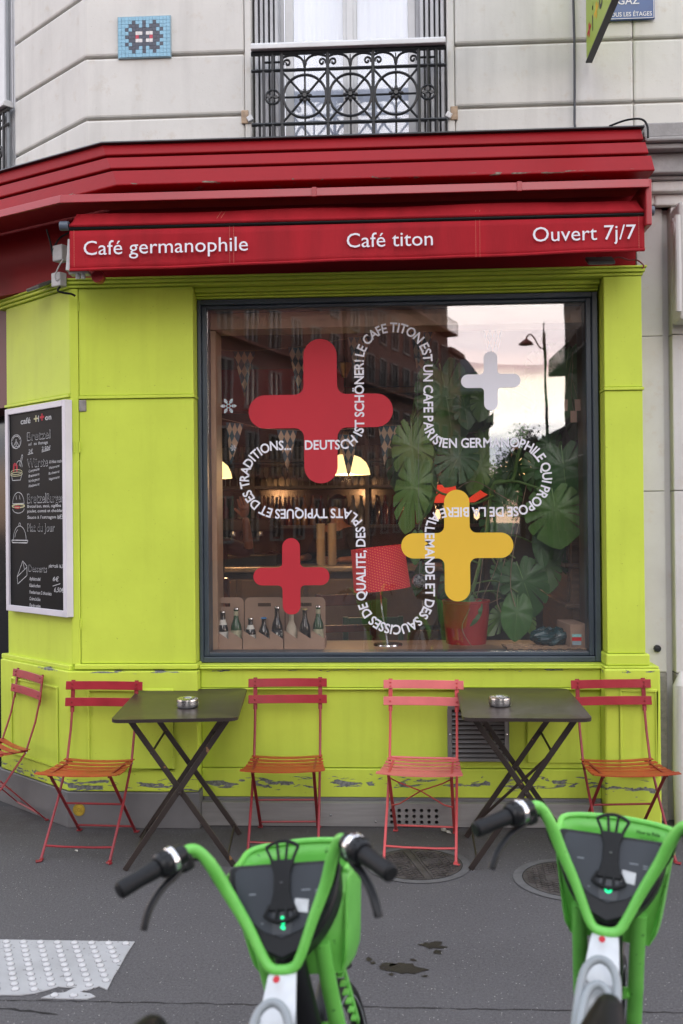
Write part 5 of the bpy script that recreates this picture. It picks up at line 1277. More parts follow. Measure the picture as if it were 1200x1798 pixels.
def person(c, rz, l, skin, arms, hairlen=.0):
    """upper joints in local space, facing -y, height 1.72"""
    t = thing('person', l, 'person', c, rz)
    pts = [(0, 0, .96), (0, .01, 1.12), (0, .01, 1.30), (0, .02, 1.42), (0, .01, 1.50), (0, -.005, 1.58), (0, -.01, 1.66)]
    ed = [(0, 1), (1, 2), (2, 3), (3, 4), (4, 5), (5, 6)]; rad = [(.15, .10), (.13, .10), (.15, .11), (.11, .085), (.052, .052), (.070, .085), (.066, .085)]
    for sx, (el_, wr_) in zip((-1, 1), arms):
        i = len(pts); pts += [(sx*.17, .01, 1.40), el_, wr_]; ed += [(3, i), (i, i+1), (i+1, i+2)]; rad += [.055, .040, .026]
    for sx in (-1, 1):
        i = len(pts); pts += [(sx*.10, 0, .88), (sx*.11, -.02, .48), (sx*.11, .02, .09), (sx*.11, -.12, .03)]; ed += [(0, i), (i, i+1), (i+1, i+2), (i+2, i+3)]; rad += [.09, .06, .04, .04]
    skin_body('body', ed, pts, rad, skin, t)
    sh = [Vector(p) for p in pts[:4]]; e2 = [(0, 1), (1, 2), (2, 3)]; r2_ = [(.165, .115), (.145, .115), (.165, .125), (.12, .095)]
    for sx, (el_, wr_) in zip((-1, 1), arms):
        i = len(sh); sh += [Vector((sx*.17, .01, 1.40)), Vector(el_), Vector(el_).lerp(Vector(wr_), .25)]; e2 += [(3, i), (i, i+1), (i+1, i+2)]; r2_ += [.066, .052, .042]
    skin_body('shirt', e2, sh, r2_, CLOTH, t)
    q = [Vector((0, 0, .96))]; e3 = []; r3 = [(.16, .12)]
    for sx in (-1, 1):
        i = len(q); q += [Vector((sx*.10, 0, .86)), Vector((sx*.11, -.02, .48)), Vector((sx*.11, .02, .10))]; e3 += [(0, i), (i, i+1), (i+1, i+2)]; r3 += [.10, .072, .06]
    skin_body('trousers', e3, q, r3, CLOTH, t)
    hm_ = MB(); n = 16
    hm_.lathe([(.02, .0), (.088, -.05), (.092, -.09+.0), (.080, -.14-hairlen)], n, (0, .025, 1.755)); o = hm_.build('hair', HAIR, t, smooth=True)
    MB().add([(-.012, -.095, 1.60), (.012, -.095, 1.60), (0, -.118, 1.602), (0, -.09, 1.64)], [(0, 1, 2), (0, 2, 3), (1, 3, 2)]).build('nose', skin, t)
    for sx in (-1, 1): MB().lathe([(0, -.008), (.009, 0), (0, .008)], 8, (sx*.028, -.090, 1.635)).build('eye', mat('eye', (.02, .015, .01), .2), t); MB().lathe([(0, -.02), (.012, 0), (0, .022)], 8, (sx*.073, .01, 1.62)).build('ear', skin, t)
    MB().tube([(-.02, -.088, 1.575), (0, -.094, 1.573), (.02, -.088, 1.575)], .004, 6).build('mouth', mat('lips', (.25, .06, .05), .5), t)
    for sx, (el_, wr_) in zip((-1, 1), arms):
        hand(t, wr_, Vector(wr_)-Vector(el_), (0, 0, 1) if abs((Vector(wr_)-Vector(el_)).normalized().z) < .8 else (1, 0, 0), skin)
    return t
person((-.55, 3.95, .12), -.6, 'barista in a black shirt working behind the bar', SKIN, [((-.24, -.10, 1.17), (-.18, -.32, 1.16)), ((.26, -.02, 1.15), (.20, -.25, 1.15))])
person((-1.34, 1.55, .06), .5, 'guest in black with one hand raised at the left edge of the window', SKIN2, [((-.28, -.12, 1.22), (-.24, -.30, 1.10)), ((.28, -.16, 1.36), (.20, -.30, 1.60))], .10)

# ================================================================== FURNITURE
def bistro_chair(m_back, m_seat, m_leg, label, xbrace=False):
    t = thing('folding_chair', label, 'chair', (0, 0, 0), 0, 'folding metal bistro chairs')
    zs_ = .405
    for sx in (-1, 1):
        # long bar: front foot -> seat pivot -> back
        x = sx*.172
        lb = MB(); lb.tube([(x, -.235, .008), (x, -.02, .235), (x, .105, .395), (x*1.0, .160, .55), (x*1.0, .185, .66)], .0068, 8, flat=.8)
        lb.obox((x, .187, .675), (.020, .006, .035)); lb.bar((x, .183, .64), (x, .205, .805), .021, .005, (0, -1, 0)); lb.build('back_leg', m_leg, t, smooth=True)
        MB().tube([(x, -.225, .008), (x-sx*.004, -.25, .006), (x+sx*.014, -.262, .006)], .0105, 8, flat=.55).build('foot', m_leg, t, smooth=True)
        xi = sx*.152
        MB().bar((xi, -.165, zs_-.008), (xi, .222, .008), .016, .006, (0, 1, .9)).build('front_leg', m_leg, t, bevel=.0015)
        MB().obox((xi+sx*.004, .232, .005), (.026, .028, .006)).build('foot', m_leg, t, bevel=.002)
        MB().bar((xi, -.185, zs_-.006), (xi, .125, zs_-.006), .010, .012).build('seat_bearer', m_leg, t)
        MB().lathe([(.006, 0), (.004, .003), (0, .004)], 8, (x*1.04, .105, .395), Euler((0, sx*pi/2, 0)).to_matrix()).build('pivot_bolt', CHROME, t)
    # stretchers
    if xbrace:
        for s_ in (-1, 1): MB().tube([(s_*.150, -.135, zs_-.03), (s_*.11, -.118, zs_-.055), (0, -.08+s_*.004, .30), (-s_*.11, -.03, .22), (-s_*.150, -.01, .205)], .0095, 8, flat=.35).build('cross_brace', m_leg, t, smooth=True)
        MB().tube([(-.172, .125, .415), (0, .128, .412), (.172, .125, .415)], .006, 8).build('rear_rod', m_back, t, smooth=True)
    else: MB().tube([(-.152, .028, .205), (.152, .028, .205)], .0055, 8).build('stretcher', m_leg, t, smooth=True)
    MB().tube([(-.152, .185, .045), (.152, .185, .045)], .0055, 8).build('stretcher', m_leg, t, smooth=True)
    MB().tube([(-.172, -.185, .058), (-.08, -.185, .054), (.08, -.185, .054), (.172, -.185, .058)], .0055, 8).build('stretcher', m_leg, t, smooth=True)
    # seat slats, curved
    ns = 7
    for i in range(ns):
        y = -.205+i*.052; w_ = .208-.004*i; mb = MB(); n = 12; V = []
        dz = -.010*sin(pi*(i)/(ns-1))+(.006 if i in (0,) else 0)
        for k in range(n+1):
            u = -1+2*k/n; zc = zs_+.004+dz+.010*(u*u)-.006
            for (yy, zz) in ((y-.019, 0), (y+.019, 0), (y+.019, -.004), (y-.019, -.004)): V.append((u*w_, yy, zc+zz+(.0)))
        mb.add(V, [(k*4+q, k*4+(q+1) % 4, (k+1)*4+(q+1) % 4, (k+1)*4+q) for k in range(n) for q in range(4)]+[(0, 1, 2, 3), tuple(n*4+q for q in range(4))[::-1]])
        mb.build('seat_slat', m_seat, t, smooth=True)
    for z, hgt in ((.778, .044), (.693, .044)):
        mb = MB(); n = 12; yb = .185+(z-.66)*.135-.004; V = []
        for k in range(n+1):
            u = -1+2*k/n; yo = .012*(1-u*u)*1.0
            for (dy, dz) in ((-.004, -hgt/2), (-.004, hgt/2), (0, hgt/2), (0, -hgt/2)): V.append((u*.208, yb-.006+yo+dy+dz*.13, z+dz))
        mb.add(V, [(k*4+q, k*4+(q+1) % 4, (k+1)*4+(q+1) % 4, (k+1)*4+q) for k in range(n) for q in range(4)]+[(0, 1, 2, 3), tuple(n*4+q for q in range(4))[::-1]])
        o = mb.build('back_slat', m_back, t, smooth=True); b_ = o.modifiers.new('b', 'BEVEL'); b_.width = .0015; b_.limit_method = 'ANGLE'
        rv_ = MB()
        for sx in (-1, 1):
            for dz in ((-.010, .010) if z > .7 else (0.,)): rv_.lathe([(.0055, 0), (.004, .003), (0, .004)], 8, (sx*.172, yb-.0095+dz*.13, z+dz), ry)
        stuff(rv_.build('rivets', m_leg, t, smooth=True))
    return t
c1 = bistro_chair(CHRED, CHORG, CHLEG, 'red folding bistro chair with orange seat, left of the left table')
c1.location = (-1.548, -.375, 0); c1.rotation_euler.z = radians(-3)
copy_thing(c1, (-.572, -.285, 0), radians(2), 'red folding bistro chair with orange seat just right of the left table')
copy_thing(c1, (1.118, -.33, 0), radians(5), 'red folding bistro chair with orange seat at the right by the pilaster')
copy_thing(c1, (-2.205, .0, 0), radians(-47), 'red folding bistro chair turned sideways, cut off by the left edge')
c3 = bistro_chair(CHPINK, CHPINK, CHPINKD, 'coral pink folding bistro chair with a crossed brace, left of the right table', True)
c3.location = (.120, -.345, 0); c3.rotation_euler.z = radians(-5)
def table(label):
    t = thing('folding_table', label, 'table', (0, 0, 0), 0, 'dark brown folding bistro tables')
    hx_, hy_, zt = .290, .400, .735; P = []; r_ = .045
    for (cx, cy, a0) in ((hx_-r_, hy_-r_, 0), (-hx_+r_, hy_-r_, 90), (-hx_+r_, -hy_+r_, 180), (hx_-r_, -hy_+r_, 270)):
        for k in range(7): a = radians(a0+15*k); P.append((cx+r_*cos(a), cy+r_*sin(a)))
    mb = MB(); n = len(P); inner = [(x*.965, y*.975) for x, y in P]
    V = [(x, y, zt+.004) for x, y in P]+[(x*.997, y*.997, zt-.012) for x, y in P]+[(x, y, zt) for x, y in inner]+[(x, y, zt-.002) for x, y in [(x*.6, y*.6) for x, y in P]]+[(0, 0, zt-.003)]
    F = [(i, (i+1) % n, n+(i+1) % n, n+i) for i in range(n)]+[(i, 2*n+i, 2*n+(i+1) % n, (i+1) % n) for i in range(n)]+[(2*n+i, 3*n+i, 3*n+(i+1) % n, 2*n+(i+1) % n) for i in range(n)]+[(3*n+i, 4*n, 3*n+(i+1) % n) for i in range(n)]+[tuple(range(n, 2*n))]
    mb.add(V, F); mb.build('table_top', TABLEM, t, smooth=True)
    for sy, off in ((-1, 0), (1, 0)):
        y = sy*.235
        for s_ in (-1, 1):
            yy = y+s_*.013
            MB().bar((-s_*.245, yy, .722), (s_*.255, yy, .004), .012, .026, (1, 0, .8)).build('leg', TABLEL, t, bevel=.002)
        MB().lathe([(.010, 0), (.007, .006), (0, .007)], 10, (0.005, y-.020, .36), ry).build('pivot_bolt', TABLEL, t)
    for s_ in (-1, 1):
        MB().tube([(s_*.130, -.235, .545-.0), (s_*.130, .235, .545)], .006, 8).build('tie_rod', TABLEL, t)
        MB().bar((s_*.225, -.235, .045), (s_*.225, .235, .045), .006, .022).build('foot_bar', TABLEL, t)
    MB().bar((.13, -.23, .545), (-.22, .23, .06), .004, .014).build('diagonal_stay', TABLEL, t)
    for s_ in (-1, 1): MB().bar((s_*.25, -.33, .722), (s_*.25, .33, .722), .012, .022).build('top_runner', TABLEL, t)
    return t
t1 = table('dark brown folding table with an ashtray between the two left red chairs'); t1.location = (-1.055, -.455, 0); t1.rotation_euler.z = radians(5.5)
copy_thing(t1, (.595, -.43, 0), radians(-1.5), 'dark brown folding table with an ashtray between the pink chair and the right red chair')
copy_thing(t1, (-2.92, -.10, 0), radians(40), 'dark brown table whose corner just shows at the left edge')
def ashtray(c, l):
    t = thing('ashtray', l, 'ashtray', c, 0, 'round steel ashtrays on the tables')
    MB().lathe([(.050, 0), (.053, .004), (.053, .020), (.051, .021), (.051, .023), (.053, .024), (.053, .032)], 36).build('cup', STEELB, t, smooth=True)
    MB().lathe([(.053, .033), (.052, .040), (.044, .0445), (.022, .045), (.018, .038), (0, .020)], 36).build('lid', STEELB, t, smooth=True)
    MB().prism([(.006*cos(a)*2.6, .006*sin(a)*1.5) for a in [2*pi*k/16 for k in range(16)]], lambda u, v, q: (u, v, q), .0452, .0460).build('opening', DARKW, t)
STEELB = mat('satin_steel', (.55, .55, .55), .28, 1., .06, 20)
ashtray((-1.020, -.54, .735), 'round steel ashtray on the left table'); ashtray((.495, -.50, .735), 'round steel ashtray on the right table')

# ================================================================== BIKES
def bike(label, x, y, heading, lean, SX0=0., SZ0=0.):
    t = thing('rental_bike', label, 'bicycle', (x, y, 0), 0, 'green and white rental bikes parked at the kerb')
    t.rotation_mode = 'QUATERNION'
    Rz = Matrix.Rotation(-heading, 3, 'Z'); Ry = Matrix.Rotation(lean, 3, 'Y'); t.rotation_quaternion = (Rz @ Ry).to_quaternion()
    # handlebar V
    half = [(.172, -.078, 1.027), (.160, -.062, 1.030), (.142, -.045, 1.025), (.122, -.030, .990), (.100, -.018, .935), (.066, -.022, .868), (.040, -.032, .812), (.024, -.038, .789), (0, -.040, .784)]
    pts = curve([(-a, b, c) for a, b, c in half]+[(a, b, c) for a, b, c in half[::-1][1:]], 4)
    n = len(pts); rr = [.0084 + .002*math.exp(-((min(i, n-1-i)-14)/5)**2) for i in range(n)]
    MB().tube(pts, rr, 14, flat=1.25).build('handlebar', LIME, t, smooth=True)
    for s_ in (-1, 1):
        a = Vector((s_*.166, -.072, 1.027)); e = Vector((s_*.254, -.168, .999)); d_ = (e-a); L = d_.length; d_.normalize(); Mx = d_.to_track_quat('Z', 'Y').to_matrix()
        def lz(prof, n_=20, m=BLACKR, nm='grip'): return MB().lathe(prof, n_, a, Mx).build(nm, m, t, smooth=True)
        lz([(.014, -.012), (.018, -.008), (.020, .010), (.017, .014)], m=BLACKP, nm='lever_clamp')
        lz([(.0, .012), (.0235, .012), (.0255, .014), (.0255, .023), (.0235, .025), (.0, .025)], 28, CHROME, 'bell_ring')
        lz([(0, .026), (.0245, .026), (.0255, .030), (.0235, .046), (.020, .050), (0, .050)], 24, BLACKP, 'shifter')
        lz([(0, .050), (.0165, .051), (.0175, .06), (.0160, .09), (.0170, L-.008), (.0165, L-.001), (.012, L+.003), (0, L+.003)], 20, BLACKR, 'grip')
        g = MB()
        for k in range(14): g.obox(a+d_*(.034)+Mx @ Vector((.0245*cos(2*pi*k/14), .0245*sin(2*pi*k/14), 0)), (.003, .003, .014), Mx @ Matrix.Rotation(2*pi*k/14, 3, 'Z'))
        stuff(g.build('shifter_ribs', BLACKP, t))
        lv = curve([a+Vector((-s_*.004, .004, -.012)), a+Vector((s_*.004, -.012, -.030)), a+Vector((s_*.028, -.040, -.048)), a+Vector((s_*.046, -.066, -.075)), a+Vector((s_*.055, -.085, -.108))], 5)
        MB().tube(lv, [.012]*4+[.0085]*(len(lv)-7)+[.008, .0085, .007], 10, flat=.7).build('brake_lever', BLACKP, t, smooth=True)
        MB().obox(a+Vector((-s_*.002, .012, -.018)), (.034, .034, .030), Mx).build('lever_body', BLACKP, t, bevel=.008)
        cb_ = curve([a+Vector((0, .015, -.02)), a+Vector((-s_*.03, .05, -.03)), a+Vector((-s_*.05, .06, -.09)), Vector((s_*.03, .05, .80))], 5); MB().tube(cb_, .003, 6).build('brake_cable', BLACKR, t, smooth=True)
        # wing where the bar widens
        MB().tube(curve([(s_*.150, -.052, 1.018), (s_*.128, -.022, 1.000), (s_*.116, -.010, .962), (s_*.108, -.012, .935)], 4), [.003, .006, .008, .010, .011, .012, .011, .010, .009, .008, .007, .006, .004], 10, flat=.7).build('bar_wing', LIME, t, smooth=True)
    # pod (dark control panel)
    def shield(w_, top, bot, fl, yoff=0., n=10):
        P = [(-w_*.93, top), (w_*.93, top)]
        P += [(w_*(1-(k/n)**2.1)**.62 if k < n else 0, top-.008-(top-.008-bot)*(k/n)) for k in range(0, n+1)]
        P += [(-p[0], p[1]) for p in P[2:-1][::-1]]; return P
    def pf(u, v, q):     # tilted panel plane: v runs up the face
        return Vector((u, -.022+v*.46+q*.84, .824+v*.755-q*.52))
    P1 = shield(.116, .176, -.030, 0); P2 = shield(.100, .167, .014, 0)
    MB().prism(P1, lambda u, v, q: pf(u, v, q), .0, .06).build('control_pod', BLACKP, t, bevel=.006, smooth=True)
    MB().prism(P2, lambda u, v, q: pf(u, v, q), -.003, .002).build('control_panel', DGREYP, t, bevel=.001)
    # lower body tapering to the head
    MB().tube([(0, .095, .87), (0, .060, .83), (0, .028, .80), (0, .012, .785)], [.055, .046, .036, .028], 16).build('pod_body', BLACKP, t, smooth=True)
    MB().prism([(-.017, .02), (.017, .02), (.020, .03), (.020, .092), (-.020, .092), (-.020, .03)], lambda u, v, q: pf(u, v, q), -.0045, -.003).build('light_strip', mat('panel_grey', (.03, .036, .044), .3), t, bevel=.0005)
    lg = MB()
    if 'left' in label:
        for (u, v) in ((.001, .056), (-.004, .048), (.003, .043), (.001, .036), (.004, .034)): lg.prism([(u+.0034*cos(k*pi/5), v+.0034*sin(k*pi/5)) for k in range(10)], lambda a_, b_, q: pf(a_, b_, q), -.0055, -.0046)
    else:
        for k in range(8):
            a_ = k*pi/4; lg.prism([(.0052*cos(a_)+.0026*cos(j*pi/4)*1.1, .044+.0052*sin(a_)+.0026*sin(j*pi/4)*1.1) for j in range(8)], lambda p, q_, z: pf(p, q_, z), -.0055, -.0046)
    lg.build('status_light', mat('green_led', (.02, .5, .2), .4, emit=(.0, .9, .30), es=.9), t)
    MB().prism([(.024, .068), (.052, .064), (.054, .092), (.026, .096)], lambda u, v, q: pf(u, v, q), -.0042, -.0030).build('white_sticker', mat('sticker_white', (.55, .57, .60), .5, 0, .1, 40), t, bevel=.0004)
    q = MB()
    for (u, v, w_) in ((-.062, .108, .014), (.048, .112, .018), (.072, .104, .010), (.072, .110, .010), (-.04, .045, .004)): q.prism([(u-w_/2, v), (u+w_/2, v), (u+w_/2, v+.0022), (u-w_/2, v+.0022)], lambda a_, b_, z: pf(a_, b_, z), -.0034, -.0030)
    stuff(q.build('small_print', mat('faded_print', (.25, .28, .32), .6), t))
    # phone holder strap
    MB().prism([(-.026, .070), (.026, .070), (.022, .085), (.017, .11), (.017, .15), (.026, .180), (-.026, .180), (-.017, .15), (-.017, .11), (-.022, .085)], lambda u, v, q: pf(u, v, q), -.012, -.005).build('phone_strap', BLACKR, t, bevel=.002)
    for v0, v1, w0_, w1_, ysg in ((.180, .208, .022, .034, 1), (.083, .060, .024, .034, -1)):
        for k in range(4):
            f_ = -1+2*k/3; a_ = pf(w0_*f_, v0, -.009); b_ = pf(w1_*f_, v1+(.012 if abs(f_) < .5 else 0)*ysg, -.012)
            MB().tube([a_, b_], .0032, 6).build('strap_finger', BLACKR, t)
        c_ = [pf(w1_*(-1+2*k/10), v1+ysg*.014*(1-(-1+2*k/10)**2)-ysg*.001, -.012) for k in range(11)]; MB().tube(c_, .0038, 6).build('strap_loop', BLACKR, t, smooth=True)
    MB().obox(pf(0, .130, -.013), (.006, .003, .003)).build('strap_button', CHROME, t)
    # basket
    rim_f = [(-.122, .070, .925), (-.126, .17, .922), (-.116, .255, .924), (0, .280, .927), (.116, .255, .924), (.126, .17, .922), (.122, .070, .925)]
    bot_f = [(-.092, .09, .715), (-.100, .18, .705), (-.090, .235, .700), (0, .250, .700), (.090, .235, .700), (.100, .18, .705), (.092, .09, .715)]
    rimc = curve(rim_f, 4); botc = curve(bot_f, 4); N = len(rimc)
    mb = MB(); V = []
    for k in range(9):
        s_ = k/8; e_ = 1-(1-s_)**1.0; rnd = 1-.10*max(0, (s_-.8)/.2)**2
        for a, b in zip(rimc, botc):
            p = a.lerp(b, s_); c_ = Vector((0, .19, p.z)); V.append(c_+(p-c_)*rnd)
    mb.add(V, [(k*N+i, k*N+i+1, (k+1)*N+i+1, (k+1)*N+i) for k in range(8) for i in range(N-1)]+[tuple(8*N+i for i in range(N))])
    mb.add([V[i] for i in (0, N-1)]+[V[8*N], V[8*N+N-1]], [(0, 1, 3, 2)])
    o = mb.build('basket', LIME, t, smooth=True); sl_ = o.modifiers.new('s', 'SOLIDIFY'); sl_.thickness = .005; sl_.offset = 0
    MB().tube([p+Vector((0, 0, .003)) for p in rimc], .0065, 8).build('basket_rim', LIME, t, smooth=True)
    q = MB(); put(q, 'How to Ride', (.068, .2570, .905), (1, -.10, 0), (0, .0, 1), .009, .052, .02, 'c'); put(q, 'Scan to start', (.068, .2567, .895), (1, -.10, 0), (0, 0, 1), .004, .036, .0, 'c'); q.build('lettering', BLACKP, t)
    # ribbed side struts between basket and fork
    for s_ in (-1, 1):
        MB().tube(curve([(s_*.062, .045, .80), (s_*.060, .075, .70), (s_*.058, .135, .55), (s_*.055, .20, .42)], 4), .013, 10, flat=1.3).build('basket_strut', LIME, t, smooth=True)
        lad = MB(); 
        for k in range(9): lad.obox((s_*.066, .115+k*.016, .76-k*.026), (.012, .022, .005))
        lad.bar((s_*.070, .128, .79), (s_*.068, .27, .53), .006, .012); stuff(lad.build('ribbing', LIME, t))
    # head tube, fork
    MB().tube([(0, .015, .80), (0, .075, .62), (0, .10, .56)], [.030, .034, .030], 16).build('head_tube', BLACKP, t, smooth=True)
    for s_ in (-1, 1): MB().tube(curve([(s_*.03, .10, .60), (s_*.055, .16, .56), (s_*.058, .25, .40), (s_*.052, .335, .285)], 4), .013, 10).build('fork_leg', LIME, t, smooth=True)
    # wheels
    def wheel(cy, r_, nm='wheel'):
        Ry90 = Matrix.Rotation(pi/2, 3, 'Y')
        wt = MB().tube([(0, cy+(r_-.022)*cos(2*pi*k/48), r_+(r_-.022)*sin(2*pi*k/48)) for k in range(48)], .022, 12, closed=True).build(nm, BLACKR, t, smooth=True)
        MB().tube([(0, cy+(r_-.050)*cos(2*pi*k/48), r_+(r_-.050)*sin(2*pi*k/48)) for k in range(48)], .010, 8, closed=True).build('rim', BLACKP, wt, smooth=True)
        for s_ in (-1, 1): MB().tube([(s_*.019, cy+(r_-.034)*cos(2*pi*k/48), r_+(r_-.034)*sin(2*pi*k/48)) for k in range(48)], .0022, 6, closed=True).build('reflective_stripe', GREYB, wt, smooth=True)
        sp_ = MB()
        for k in range(28): a = 2*pi*k/28; sp_.tube([((-1)**k*.02, cy+.02*cos(a+.4), r_+.02*sin(a+.4)), (0, cy+(r_-.055)*cos(a), r_+(r_-.055)*sin(a))], .0012, 4)
        stuff(sp_.build('spokes', mat('dull_spoke', (.12, .12, .12), .4, .6), wt)); MB().lathe([(.03, -.04), (.045, -.02), (.045, .02), (.03, .04)], 16, (0, cy, r_), Ry90).build('hub', BLACKP, wt, smooth=True)
    wheel(.335, .285); wheel(-.72, .325)
    MB().tube([(0, .335+.315*cos(a), .285+.315*sin(a)) for a in [radians(60+k*8) for k in range(11)]], .022, 10, flat=.5).build('front_mudguard', BLACKP, t, smooth=True)
    MB().tube([(0, -.72+.37*cos(a), .325+.37*sin(a)) for a in [radians(10+k*12) for k in range(14)]], .032, 10, flat=.5).build('rear_mudguard', LIME, t, smooth=True)
    # white frame body: wide sloping spine
    V = []; secs = [(-.034, .772, .026, .024), (-.060, .765, .030, .030), (-.10, .735, .034, .04), (-.17, .665, .044, .045), (-.26, .575, .052, .05), (-.36, .475, .055, .055), (-.46, .40, .055, .06), (-.56, .37, .05, .06)]
    mb = MB(); k_ = 12
    for (yy, zz, hw_, ht) in secs:
        for q in range(k_):
            a = 2*pi*q/k_; cx_ = abs(cos(a))**.6*(1 if cos(a) >= 0 else -1); sx_ = abs(sin(a))**.6*(1 if sin(a) >= 0 else -1)
            V.append((hw_*cx_, yy+ht*.6*sx_, zz+ht*.6*sx_))
    mb.add(V, [(i*k_+q, i*k_+(q+1) % k_, (i+1)*k_+(q+1) % k_, (i+1)*k_+q) for i in range(len(secs)-1) for q in range(k_)]+[tuple(range(k_)), tuple((len(secs)-1)*k_+q for q in range(k_))[::-1]])
    mb.build('frame', WHITEB, t, smooth=True)
    MB().lathe([(0, 0), (.007, .0003), (.007, 0)], 16, (-.004, -.074, .782), Euler((.75, 0, 0)).to_matrix()).build('red_badge', REDV, t)
    for sc2, off in ((.92, 0.), (.74, .055)):
        U = [(-.040*sc2, -.24, .650), (-.040*sc2, -.155, .735), (-.030*sc2, -.115+off*.3, .778), (0, -.100+off*.3, .793), (.030*sc2, -.115+off*.3, .778), (.040*sc2, -.155, .735), (.040*sc2, -.24, .650)]
        U = [(a, b-.030-(.05 if off else 0), c-.028-(.035 if off else 0)) for a, b, c in U]
        MB().tube(curve(U, 4), .0085, 10).build('grey_loop', GREYB, t, smooth=True)
    # seat post, saddle, rear frame
    MB().tube([(0, -.50, .36), (0, -.62, .62)], .040, 14).build('seat_tube', WHITEB, t, smooth=True)
    MB().tube([(0, -.60, .58), (0, -.66, .86)], .014, 12).build('seat_post', CHROME, t, smooth=True)
    sd_ = MB(); V = []; secs = [(-.545, .930, .012, .012), (-.565, .937, .026, .022), (-.61, .938, .034, .030), (-.67, .936, .048, .034), (-.73, .940, .078, .036), (-.78, .948, .092, .034), (-.815, .952, .080, .026), (-.83, .950, .04, .014)]
    for (yy, zz, hw_, ht) in secs:
        for q in range(k_): a = 2*pi*q/k_; V.append((hw_*.85*cos(a)+SX0, yy-.02, zz+SZ0-.035+ht*sin(a)*(1 if sin(a) > 0 else .8)-.10*(hw_*cos(a))**2/.09))
    sd_.add(V, [(i*k_+q, i*k_+(q+1) % k_, (i+1)*k_+(q+1) % k_, (i+1)*k_+q) for i in range(len(secs)-1) for q in range(k_)]+[tuple(range(k_)), tuple((len(secs)-1)*k_+q for q in range(k_))[::-1]])
    sd_.build('saddle', mat('saddle_vinyl', (.008, .008, .009), .42, 0, .1, 20, spec=.08), t, smooth=True)
    for s_ in (-1, 1): MB().tube([(s_*.03, -.50, .34), (s_*.06, -.72, .325)], .014, 10).build('chain_stay', WHITEB, t); MB().tube([(s_*.03, -.60, .58), (s_*.06, -.72, .325)], .010, 10).build('seat_stay', WHITEB, t)
    for s_ in (-1, 1): MB().tube([(0, -.46, .30), (s_*.08, -.46, .30), (s_*.09, -.46+s_*.16, .30+s_*.04), (s_*.17, -.46+s_*.16, .30+s_*.04)], .011, 8).build('crank_and_pedal', BLACKP, t)
    MB().tube([(-.03, -.5, .32), (-.14, -.50, .0)], .010, 8).build('kickstand', CHROME, t)
    return t
bike('left green and white rental bike with handlebars and basket facing the cafe', -.132, -3.412, .118, -.114, -.035, .045)
bike('right green and white rental bike partly cut off by the right edge', .400, -3.205, .285, .050, .045, -.01)

